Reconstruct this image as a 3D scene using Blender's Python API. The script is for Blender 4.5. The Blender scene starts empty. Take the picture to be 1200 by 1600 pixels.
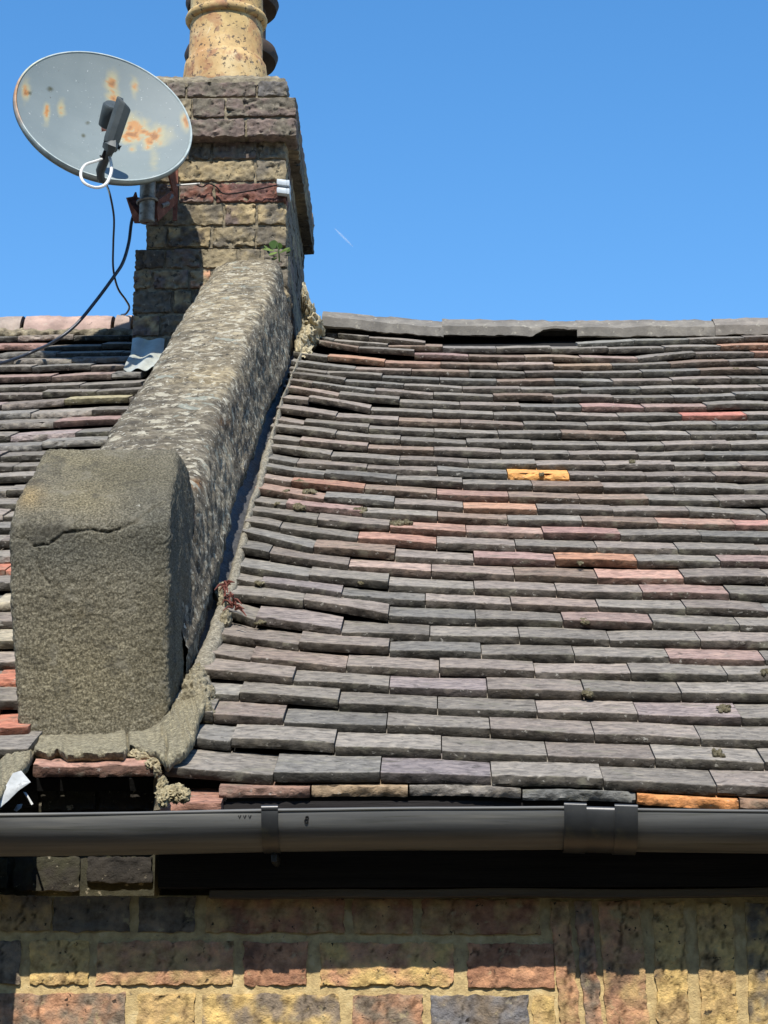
import bpy, math, random
import numpy as np
from math import sin, cos, tan, radians, pi, sqrt, atan2
from mathutils import Vector, noise, Matrix

random.seed(7)
scene = bpy.context.scene
COL = scene.collection

# ------------------------------------------------------------ camera
F = 3600.0; PITCH = radians(15); YAW = radians(1.43)
CAM = np.array([0.0, 0.0, 1.7])
fw = np.array([-sin(YAW)*cos(PITCH), cos(YAW)*cos(PITCH), sin(PITCH)])
rt = np.array([cos(YAW), sin(YAW), 0.0]); up = np.cross(rt, fw)
cam = bpy.data.cameras.new("camera"); cam_o = bpy.data.objects.new("camera", cam)
COL.objects.link(cam_o)
cam.sensor_fit = 'VERTICAL'; cam.sensor_height = 36.0; cam.lens = 36.0*F/1600.0
cam.clip_start = 0.05; cam.clip_end = 6000
mw = Matrix.Identity(4)
for i in range(3):
    mw[i][0] = rt[i]; mw[i][1] = up[i]; mw[i][2] = -fw[i]; mw[i][3] = CAM[i]
cam_o.matrix_world = mw
scene.camera = cam_o

# ------------------------------------------------------------ light
SUN_EL = radians(52.6)
L = np.array([-0.035, -cos(SUN_EL), sin(SUN_EL)]); L /= np.linalg.norm(L)
w = bpy.data.worlds.new("World"); scene.world = w; w.use_nodes = True
nt = w.node_tree; bg = nt.nodes["Background"]
sky = nt.nodes.new("ShaderNodeTexSky"); sky.sky_type = 'NISHITA'; sky.sun_disc = False
sky.sun_elevation = SUN_EL; sky.sun_rotation = radians(180)
sky.altitude = 50; sky.air_density = 1.0; sky.dust_density = 0.2; sky.ozone_density = 1.3
hs = nt.nodes.new("ShaderNodeHueSaturation"); hs.inputs['Saturation'].default_value = 1.33; hs.inputs['Value'].default_value = 1.10; hs.inputs['Hue'].default_value = 0.5
nt.links.new(sky.outputs[0], hs.inputs['Color']); nt.links.new(hs.outputs[0], bg.inputs[0]); bg.inputs[1].default_value = 0.15
sun = bpy.data.lights.new("sun", 'SUN'); sun.energy = 5.0; sun.angle = radians(0.5); sun.color = (1.0, 0.95, 0.87)
sun_o = bpy.data.objects.new("sun", sun); COL.objects.link(sun_o)
sun_o.rotation_euler = Vector(L).to_track_quat('Z', 'Y').to_euler(); sun_o.location = (0, -3, 8)
scene.view_settings.view_transform = 'Standard'; scene.view_settings.look = 'None'
scene.view_settings.exposure = 0.42; scene.view_settings.gamma = 1.0
scene.cycles.max_bounces = 6

# ------------------------------------------------------------ measuring helpers (photo pixel -> point on a real plane)
ROOF = radians(29.77)
RN = np.array([0, -sin(ROOF), cos(ROOF)]); RS = np.array([0, cos(ROOF), sin(ROOF)])
def ray(x, y): return rt*(x-600)/F + up*(800-y)/F + fw
P0 = CAM + ray(650, 1205)*(F*.165/172)
def onroof(x, y, off=0.0):
    d = ray(x, y); return CAM + d*(((P0-CAM)@RN+off)/(d@RN))
def onY(x, y, Y):
    d = ray(x, y); return CAM + d*(Y/d[1])
def roofpt(X, Y, h=0.0):           # point at plan X, slope-foot Y, height h square to the roof
    return np.array([X, Y, P0[2] + (Y-P0[1])*tan(ROOF)]) + RN*h
def proj(V):
    q = np.asarray(V) - CAM; Z = q@fw
    return 600+F*(q@rt)/Z, 800-F*(q@up)/Z

# ------------------------------------------------------------ object helpers
ORI = {}
def prop(o, label=None, cat=None, group=None, kind=None):
    if label: o['label'] = label
    if cat: o['category'] = cat
    if group: o['group'] = group
    if kind: o['kind'] = kind
    return o
def empty(name, loc, label=None, cat=None, group=None, kind=None, parent=None):
    o = bpy.data.objects.new(name, None); COL.objects.link(o); o.location = loc
    o.empty_display_size = 0.1
    ORI[o.name] = np.array(loc, float)
    return prop(o, label, cat, group, kind)
def mobj(name, V, Fc, mat, parent=None, col=None, smooth=True, origin=None, sharp=None):
    V = np.asarray(V, float).reshape(-1, 3)
    if origin is None:
        origin = np.array([(V[:, 0].min()+V[:, 0].max())/2, (V[:, 1].min()+V[:, 1].max())/2, V[:, 2].min()])
    if parent is not None: origin = np.asarray(origin)
    me = bpy.data.meshes.new(name)
    me.from_pydata((V-origin).tolist(), [], [tuple(int(i) for i in f) for f in Fc])
    me.materials.append(mat)
    if col is not None:
        a = me.color_attributes.new("Col", 'FLOAT_COLOR', 'POINT')
        c = np.ones((len(V), 4)); c[:, :np.asarray(col).shape[1]] = col
        a.data.foreach_set("color", c.ravel().astype(np.float32))
    me.update()
    if smooth:
        me.polygons.foreach_set("use_smooth", [True]*len(me.polygons))
        me.set_sharp_from_angle(angle=radians(sharp or 48))
    o = bpy.data.objects.new(name, me); COL.objects.link(o)
    if parent is not None:
        o.parent = parent; o.location = origin - ORI[parent.name]
    else:
        o.location = origin
    ORI[o.name] = np.array(origin, float)
    return o

class MB:
    def __init__(s): s.V = []; s.F = []; s.C = []; s.n = 0
    def add(s, V, Fc, c=None):
        V = np.asarray(V, float); s.V.append(V); s.F += [tuple(i+s.n for i in f) for f in Fc]
        if c is None: c = (1, 1, 1)
        c = np.asarray(c, float)
        if c.ndim == 1: c = np.tile(c, (len(V), 1))
        s.C.append(c); s.n += len(V)
    def obj(s, name, mat, parent=None, **k):
        return mobj(name, np.vstack(s.V), s.F, mat, parent, col=np.vstack(s.C), **k)

def fb(p, sc, seed=0.0, oct=3):
    v = 0.0; a = 1.0; t = 0.0
    x, y, z = p[0]*sc+seed, p[1]*sc+seed*.7, p[2]*sc-seed*.3
    for i in range(oct):
        v += a*noise.noise(Vector((x, y, z))); t += a; a *= .55; x *= 2.1; y *= 2.1; z *= 2.1
    return v/t*1.6
def fbv(V, sc, seed=0.0, oct=3): return np.array([fb(p, sc, seed, oct) for p in V])

def grid_faces(nu, nv, base=0, wrapu=False, flip=False):
    f = []
    for j in range(nv-1):
        for i in range(nu if wrapu else nu-1):
            a = base+j*nu+i; b = base+j*nu+(i+1) % nu
            q = (a, b, b+nu, a+nu); f.append(q[::-1] if flip else q)
    return f

_bc = {}
def boxgrid(nx, ny, nz):
    """unit cube surface grid, welded"""
    k = (nx, ny, nz)
    if k in _bc: return _bc[k]
    idx = {}; V = []; Fc = []
    def vid(i, j, l):
        t = (i, j, l)
        if t not in idx: idx[t] = len(V); V.append((i/nx-.5, j/ny-.5, l/nz-.5))
        return idx[t]
    for i in range(nx):
        for j in range(ny):
            Fc.append((vid(i, j, 0), vid(i, j+1, 0), vid(i+1, j+1, 0), vid(i+1, j, 0)))
            Fc.append((vid(i, j, nz), vid(i+1, j, nz), vid(i+1, j+1, nz), vid(i, j+1, nz)))
    for i in range(nx):
        for l in range(nz):
            Fc.append((vid(i, 0, l), vid(i+1, 0, l), vid(i+1, 0, l+1), vid(i, 0, l+1)))
            Fc.append((vid(i, ny, l), vid(i, ny, l+1), vid(i+1, ny, l+1), vid(i+1, ny, l)))
    for j in range(ny):
        for l in range(nz):
            Fc.append((vid(0, j, l), vid(0, j, l+1), vid(0, j+1, l+1), vid(0, j+1, l)))
            Fc.append((vid(nx, j, l), vid(nx, j+1, l), vid(nx, j+1, l+1), vid(nx, j, l+1)))
    _bc[k] = (np.array(V), Fc); return _bc[k]
def roundbox(dims, n, r):
    V, Fc = boxgrid(*n); D = np.array(dims, float)
    P = V*D; inner = np.maximum(D/2-r, 1e-5)
    Q = np.clip(P, -inner, inner); d = P-Q; ln = np.linalg.norm(d, axis=1)
    N = np.zeros_like(P); m = ln > 1e-9
    N[m] = d[m]/ln[m, None]
    P = P.copy(); P[m] = Q[m]+N[m]*np.minimum(r, 1e9)
    # flat faces keep their depth: points whose clamp leaves one axis only are already r deep
    return P, Fc, N

def tube(pts, r, n=8, closed_ends=True, res=None):
    pts = [np.asarray(p, float) for p in pts]
    if res:                                       # Catmull-Rom
        q = [pts[0]]+pts+[pts[-1]]; out = []
        for i in range(1, len(q)-2):
            for t in np.linspace(0, 1, res, endpoint=False):
                a, b, c, d = q[i-1], q[i], q[i+1], q[i+2]
                out.append(.5*((2*b)+(-a+c)*t+(2*a-5*b+4*c-d)*t*t+(-a+3*b-3*c+d)*t**3))
        out.append(pts[-1]); pts = out
    V = []; Fc = []; m = len(pts)
    rr = r if hasattr(r, '__len__') else [r]*m
    if len(rr) != m: rr = np.interp(np.linspace(0, 1, m), np.linspace(0, 1, len(rr)), rr)
    ref = np.array([0.13, .27, .95])
    for i, p in enumerate(pts):
        t = pts[min(i+1, m-1)]-pts[max(i-1, 0)]; t = t/(np.linalg.norm(t)+1e-12)
        a = np.cross(t, ref); a /= np.linalg.norm(a)+1e-12; b = np.cross(a, t); ref = b
        for k in range(n):
            an = 2*pi*k/n; V.append(p+rr[i]*(a*cos(an)+b*sin(an)))
    Fc = grid_faces(n, m, wrapu=True, flip=True)
    if closed_ends:
        Fc.append(tuple(range(n))); Fc.append(tuple(range((m-1)*n, m*n))[::-1])
    return np.array(V), Fc

def lathe(profile, c, axis=(0, 0, 1), n=48):
    ax = np.array(axis, float); ax /= np.linalg.norm(ax)
    a = np.cross(ax, (0, 1, 0.01)); a /= np.linalg.norm(a); b = np.cross(ax, a)
    V = []
    for r, z in profile:
        for k in range(n):
            t = 2*pi*k/n; V.append(np.asarray(c)+ax*z+r*(a*cos(t)+b*sin(t)))
    return np.array(V), grid_faces(n, len(profile), wrapu=True)

def box(lo, hi, r=0.002, n=(2, 2, 2)):
    lo = np.array(lo, float); hi = np.array(hi, float)
    P, Fc, N = roundbox(hi-lo, n, min(r, (hi-lo).min()*.45)); return P+(lo+hi)/2, Fc

# ------------------------------------------------------------ materials
def M(name, ramp, scale=20, detail=6, rough=0.85, bump=0.3, bscale=120, bdist=0.003, attr=False, spots=None, spec=0.3,
      stretch=(1, 1, 1), metallic=0.0, bump2=None, mixes=(), distort=0.0):
    """ramp: list of (pos, colour); spots: list of (colour, scale, lo, hi, amount)"""
    m = bpy.data.materials.new(name); m.use_nodes = True
    n = m.node_tree.nodes; lk = m.node_tree.links; bs = n["Principled BSDF"]
    tc = n.new("ShaderNodeTexCoord"); mp = n.new("ShaderNodeMapping"); mp.inputs['Scale'].default_value = stretch
    lk.new(tc.outputs['Object'], mp.inputs[0])
    def nz(sc, de=6, ro=.6, di=0.0, off=None):
        t = n.new("ShaderNodeTexNoise"); t.inputs['Scale'].default_value = sc; t.inputs['Detail'].default_value = de
        t.inputs['Roughness'].default_value = ro; t.inputs['Distortion'].default_value = di
        if off is not None:
            mo = n.new("ShaderNodeMapping"); mo.inputs['Location'].default_value = (off, off*.7, -off*.4); mo.inputs['Scale'].default_value = stretch
            lk.new(tc.outputs['Object'], mo.inputs[0]); lk.new(mo.outputs[0], t.inputs['Vector'])
        else: lk.new(mp.outputs[0], t.inputs['Vector'])
        return t
    t = nz(scale, detail, .62, distort)
    cr = n.new("ShaderNodeValToRGB"); el = cr.color_ramp.elements
    while len(el) > 1: el.remove(el[-1])
    el[0].position = ramp[0][0]; el[0].color = (*ramp[0][1], 1)
    for p, c in ramp[1:]:
        e = el.new(p); e.color = (*c, 1)
    lk.new(t.outputs['Fac'], cr.inputs[0]); colr = cr.outputs[0]
    if attr:
        at = n.new("ShaderNodeAttribute"); at.attribute_name = "Col"
        mx = n.new("ShaderNodeMix"); mx.data_type = 'RGBA'; mx.blend_type = 'MULTIPLY'; mx.inputs['Factor'].default_value = 1
        lk.new(colr, mx.inputs[6]); lk.new(at.outputs['Color'], mx.inputs[7]); colr = mx.outputs[2]
    for i, (c, sc, lo, hi, amt) in enumerate(spots or []):
        s = nz(sc, 4, .6, .3, off=3.1*(i+1))
        mr = n.new("ShaderNodeMapRange"); mr.interpolation_type = 'SMOOTHSTEP'
        mr.inputs['From Min'].default_value = lo; mr.inputs['From Max'].default_value = hi; mr.inputs['To Max'].default_value = amt
        lk.new(s.outputs['Fac'], mr.inputs['Value'])
        mx = n.new("ShaderNodeMix"); mx.data_type = 'RGBA'
        lk.new(mr.outputs[0], mx.inputs['Factor']); lk.new(colr, mx.inputs[6]); mx.inputs[7].default_value = (*c, 1); colr = mx.outputs[2]
    lk.new(colr, bs.inputs['Base Color'])
    bs.inputs['Roughness'].default_value = rough; bs.inputs['Specular IOR Level'].default_value = spec
    bs.inputs['Metallic'].default_value = metallic
    if bump:
        b = nz(bscale, 7, .7, .2, off=9.3)
        bp = n.new("ShaderNodeBump"); bp.inputs['Strength'].default_value = bump; bp.inputs['Distance'].default_value = bdist
        lk.new(b.outputs['Fac'], bp.inputs['Height']); out = bp
        if bump2:
            b2 = nz(bump2[0], 4, .6, .4, off=4.4); bp2 = n.new("ShaderNodeBump")
            bp2.inputs['Strength'].default_value = bump2[1]; bp2.inputs['Distance'].default_value = bump2[2]
            lk.new(b2.outputs['Fac'], bp2.inputs['Height']); lk.new(bp.outputs[0], bp2.inputs['Normal']); out = bp2
        lk.new(out.outputs[0], bs.inputs['Normal'])
    return m

m_tile = M("clay_tile", [(.33, (.52, .52, .51)), (.5, (1, 1, 1)), (.67, (1.45, 1.42, 1.34))], scale=60, detail=9, stretch=(.75, 1.2, 1.2), rough=.86, attr=True, spec=.15, distort=.6,
           bump=.9, bscale=120, bdist=.0035, bump2=(48, .7, .005),
           spots=[((.40, .38, .33), 110, .62, .70, .55), ((.04, .038, .03), 80, .60, .70, .7), ((.19, .18, .13), 22, .56, .68, .4), ((.05, .048, .04), 14, .58, .72, .45)])
m_brick = M("stock_brick", [(.30, (.45, .42, .40)), (.5, (1, 1, 1)), (.70, (1.5, 1.46, 1.35))], scale=45, detail=9, rough=.92, attr=True, spec=.15,
            bump=1.0, bscale=160, bdist=.004, bump2=(60, .6, .004),
            spots=[((.03, .026, .022), 75, .64, .68, .9), ((.50, .41, .22), 55, .60, .72, .5), ((.06, .05, .045), 12, .56, .72, .55)])
m_cbrick = M("sooty_brick", [(.25, (.5, .5, .5)), (.5, (1, 1, 1)), (.78, (1.4, 1.38, 1.3))], scale=40, rough=.92, attr=True,
             bump=.8, bscale=90, bdist=.005, bump2=(24, .6, .008),
             spots=[((.02, .018, .015), 48, .60, .67, .8), ((.40, .35, .25), 85, .62, .70, .6), ((.05, .042, .032), 11, .52, .68, .5)])
m_mortar = M("yellow_mortar", [(.3, (.36, .26, .125)), (.55, (.56, .42, .20)), (.8, (.68, .55, .31))], scale=60, rough=.95, bump=.8, bscale=260, bdist=.003,
             bump2=(40, .5, .004), spots=[((.12, .10, .07), 120, .62, .72, .6)])
m_cmortar = M("chimney_mortar", [(.3, (.10, .085, .06)), (.55, (.24, .205, .14)), (.8, (.48, .42, .29))], scale=40, rough=.95, bump=.9, bscale=150, bdist=.005,
              spots=[((.05, .05, .04), 60, .58, .7, .7)])
m_hau = M("pale_yellow_mortar", [(.3, (.20, .17, .11)), (.5, (.42, .36, .23)), (.7, (.62, .54, .35))], scale=26, rough=.95, bump=.9, bscale=120, bdist=.005, spots=[((.05, .05, .04), 50, .6, .68, .7)])
m_block = M("roughcast_render", [(.33, (.060, .053, .036)), (.5, (.155, .138, .095)), (.65, (.31, .28, .20))], scale=300, detail=5, rough=.95, attr=True,
            bump=1.0, bscale=450, bdist=.004, bump2=(210, .6, .003),
            spots=[((.40, .38, .26), 240, .68, .74, .7), ((.04, .038, .028), 200, .64, .72, .7), ((.50, .48, .40), 46, .72, .75, .8), ((.22, .17, .08), 9, .58, .75, .3), ((.05, .046, .036), 14, .52, .68, .6), ((.24, .22, .165), 22, .56, .68, .45)])
m_hump = M("lichened_coping", [(.32, (.062, .052, .036)), (.5, (.145, .124, .088)), (.66, (.28, .245, .175))], scale=40, detail=10, rough=.95, attr=True,
           stretch=(.8, 1.1, 1.1), bump=1.0, bscale=85, bdist=.008, bump2=(30, .8, .012), distort=.3,
           spots=[((.50, .46, .35), 38, .555, .61, .75), ((.055, .048, .036), 7, .50, .66, .6), ((.03, .028, .022), 60, .60, .66, .85), ((.60, .58, .48), 130, .62, .67, .85), ((.28, .30, .25), 16, .62, .66, .7)])
m_fillet = M("pale_mortar", [(.32, (.11, .098, .074)), (.5, (.235, .212, .160)), (.68, (.42, .385, .295))], scale=170, detail=8, rough=.95, attr=True, bump=1, bscale=260, bdist=.004, bump2=(70, .5, .005),
             spots=[((.62, .59, .48), 190, .66, .72, .7), ((.07, .06, .05), 60, .62, .74, .6)])
m_tar = M("bitumen_strip", [(.3, (.03, .03, .03)), (.7, (.085, .085, .085))], scale=50, rough=.45, spec=.5, bump=.8, bscale=90, bdist=.006, bump2=(30, .6, .01),
          spots=[((.25, .26, .28), 140, .68, .74, .5)])
m_gutter = M("weathered_plastic", [(.3, (.055, .056, .055)), (.5, (.090, .091, .088)), (.7, (.14, .14, .13))], scale=9, stretch=(.22, 5, 5), rough=.5, spec=.35,
             bump=.12, bscale=300, bdist=.0006, spots=[((.21, .20, .17), 12, .50, .70, .5), ((.035, .037, .02), 14, .55, .70, .6), ((.03, .03, .028), 90, .66, .72, .6), ((.22, .22, .20), 260, .7, .76, .5)])
m_gclip = M("clip_plastic", [(.3, (.022, .024, .026)), (.8, (.045, .046, .045))], scale=30, rough=.35, spec=.5, bump=.1, bscale=200, bdist=.0006,
            spots=[((.09, .085, .05), 26, .55, .72, .5)])
m_black = M("black_paint", [(.3, (.012, .011, .012)), (.8, (.035, .032, .03))], scale=14, stretch=(.2, 4, 4), rough=.9, spec=.1, bump=.6, bscale=60, bdist=.004)
m_wood = M("old_timber", [(.3, (.07, .055, .04)), (.8, (.16, .125, .085))], scale=18, stretch=(.15, 4, 4), rough=.9, bump=.5, bscale=60, bdist=.003)
m_felt = M("roof_felt", [(.3, (.006, .006, .006)), (.8, (.014, .013, .012))], scale=20, rough=.95, bump=.3)
m_ridge = M("grey_ridge_clay", [(.28, (.13, .125, .115)), (.5, (.20, .19, .175)), (.75, (.31, .295, .265))], scale=16, rough=.85, bump=.6, bscale=100, bdist=.003, attr=True,
            spots=[((.42, .39, .31), 60, .6, .7, .5), ((.06, .055, .05), 80, .63, .74, .6)])
m_pot = M("buff_chimney_pot", [(.28, (.27, .19, .10)), (.5, (.52, .355, .16)), (.72, (.64, .52, .30))], scale=9, rough=.8, attr=True, bump=.5, bscale=70, bdist=.003,
          spots=[((.05, .042, .035), 70, .57, .62, .85), ((.13, .11, .09), 30, .58, .66, .6), ((.30, .13, .065), 13, .50, .62, .6), ((.70, .66, .50), 30, .62, .74, .5)])
m_dpot = M("dark_chimney_pot", [(.25, (.045, .035, .03)), (.75, (.11, .075, .055))], scale=12, rough=.85, bump=.4, bscale=70, bdist=.003)
m_dish = M("dish_mesh_metal", [(.3, (.145, .178, .18)), (.7, (.185, .218, .215))], scale=5, rough=.6, spec=.3, attr=True, bump=.15, bscale=300, bdist=.0008,
           spots=[((.50, .51, .48), 150, .68, .71, .8), ((.07, .07, .06), 110, .69, .73, .8)])
m_rim = M("dish_rim_paint", [(.3, (.045, .058, .06)), (.7, (.085, .10, .10))], scale=30, rough=.55, bump=.2, attr=True, spots=[((.30, .15, .06), 18, .66, .72, .6)])
m_lnb = M("receiver_plastic", [(.3, (.040, .050, .052)), (.7, (.070, .082, .083))], scale=30, rough=.5, bump=.25, bscale=200, bdist=.001)
m_rust = M("rusted_steel", [(.3, (.060, .025, .018)), (.5, (.16, .062, .042)), (.75, (.30, .14, .10))], scale=40, rough=.85, bump=.6, bscale=160, bdist=.002)
m_galv = M("galvanised_tube", [(.3, (.10, .11, .115)), (.5, (.19, .20, .20)), (.75, (.30, .31, .30))], scale=60, rough=.5, metallic=.35, bump=.3, bscale=150, bdist=.001,
           spots=[((.04, .03, .025), 40, .58, .68, .7)])
m_cable = M("black_cable", [(.3, (.014, .018, .028)), (.7, (.03, .035, .045))], scale=40, rough=.4, spec=.5, bump=.05)
m_wcable = M("white_cable", [(.3, (.55, .54, .50)), (.7, (.72, .71, .66))], scale=60, rough=.5, bump=.1, spots=[((.10, .09, .07), 60, .6, .7, .7)])
m_clip = M("pale_clip", [(.3, (.38, .43, .46)), (.7, (.50, .54, .56))], scale=60, rough=.45, bump=.1)
m_lead = M("lead_sheet", [(.3, (.28, .30, .27)), (.6, (.40, .42, .38)), (.8, (.46, .46, .38))], scale=14, rough=.5, spec=.5, bump=.5, bscale=20, bdist=.01,
           spots=[((.50, .48, .32), 20, .55, .7, .5)])
m_scrap = M("torn_sheet", [(.3, (.30, .31, .30)), (.7, (.52, .53, .51))], scale=30, rough=.5, bump=.5, bscale=60, bdist=.004, spots=[((.08, .08, .07), 40, .6, .7, .6)])
m_moss = M("moss", [(.3, (.06, .052, .025)), (.5, (.14, .12, .07)), (.75, (.26, .24, .17))], scale=220, rough=1, bump=1, bscale=350, bdist=.004, attr=True)
m_leaf = M("weed_leaf", [(.3, (.05, .085, .022)), (.7, (.11, .16, .05))], scale=60, rough=.55, bump=.2, attr=True)
m_dead = M("dead_weed", [(.3, (.07, .022, .018)), (.7, (.20, .07, .05))], scale=80, rough=.9, bump=.3)
m_ink = M("ink", [(.3, (.008, .008, .008)), (.7, (.012, .012, .012))], scale=30, rough=.6, bump=0)
m_ground = M("paving", [(.3, (.045, .045, .035)), (.7, (.08, .075, .06))], scale=3, rough=.95, bump=.3, bscale=30)

# ============================================================ SETTING
g = 60.0
V = [(-g, -g, 0), (g, -g, 0), (g, g, 0), (-g, g, 0)]
prop(mobj("ground", V, [(0, 1, 2, 3)], m_ground, smooth=False), kind='structure', label='pale paved back yard below the house')

# unseen house added behind the viewpoint to cut low sky light on shaded faces
m_far = M("far_brick", [(.3, (.10, .075, .05)), (.7, (.17, .13, .09))], scale=6, rough=.95, bump=.3)
m_glass = M("window_glass", [(.3, (.02, .02, .022)), (.7, (.03, .03, .03))], scale=2, rough=.1, bump=0, spec=.5)
m_white = M("sash_paint", [(.3, (.5, .5, .48)), (.7, (.6, .6, .57))], scale=8, rough=.6, bump=.1)
sky_blocker = empty("sky_blocker_house", (0, -6, 0), "unseen brown brick terrace added across the yard to block low sky light", "house")
V, Fc = box((-14, -12, 0), (14, -6, 6.4), .01); mobj("brick_wall", V, Fc, m_far, sky_blocker)
V = [(-14, -12.3, 6.35), (14, -12.3, 6.35), (14, -5.7, 6.35), (-14, -5.7, 6.35), (-14, -9, 8.6), (14, -9, 8.6)]
mobj("roof", V, [(0, 3, 2, 1), (3, 4, 5, 2), (0, 1, 5, 4), (0, 4, 3), (1, 2, 5)], m_felt, sky_blocker, smooth=False)
for xw in (-11, -7, -3, 1, 5, 9):
    for zw in (1.0, 3.9):
        V, Fc = box((xw, -6.04, zw), (xw+1.1, -5.97, zw+1.5), .005); f_ = mobj("window", V, Fc, m_white, sky_blocker)
        V, Fc = box((xw+.07, -5.99, zw+.07), (xw+1.03, -5.96, zw+1.43), .002); mobj("pane", V, Fc, m_glass, f_)

# ============================================================ HOUSE
house = empty("terraced_house", (0.6, 3.42, 0), "terraced house with sagging dark clay tile roof, black fascia and yellow stock brick wall", "house")

# ---- roof tiles
T = 0.0155
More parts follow.
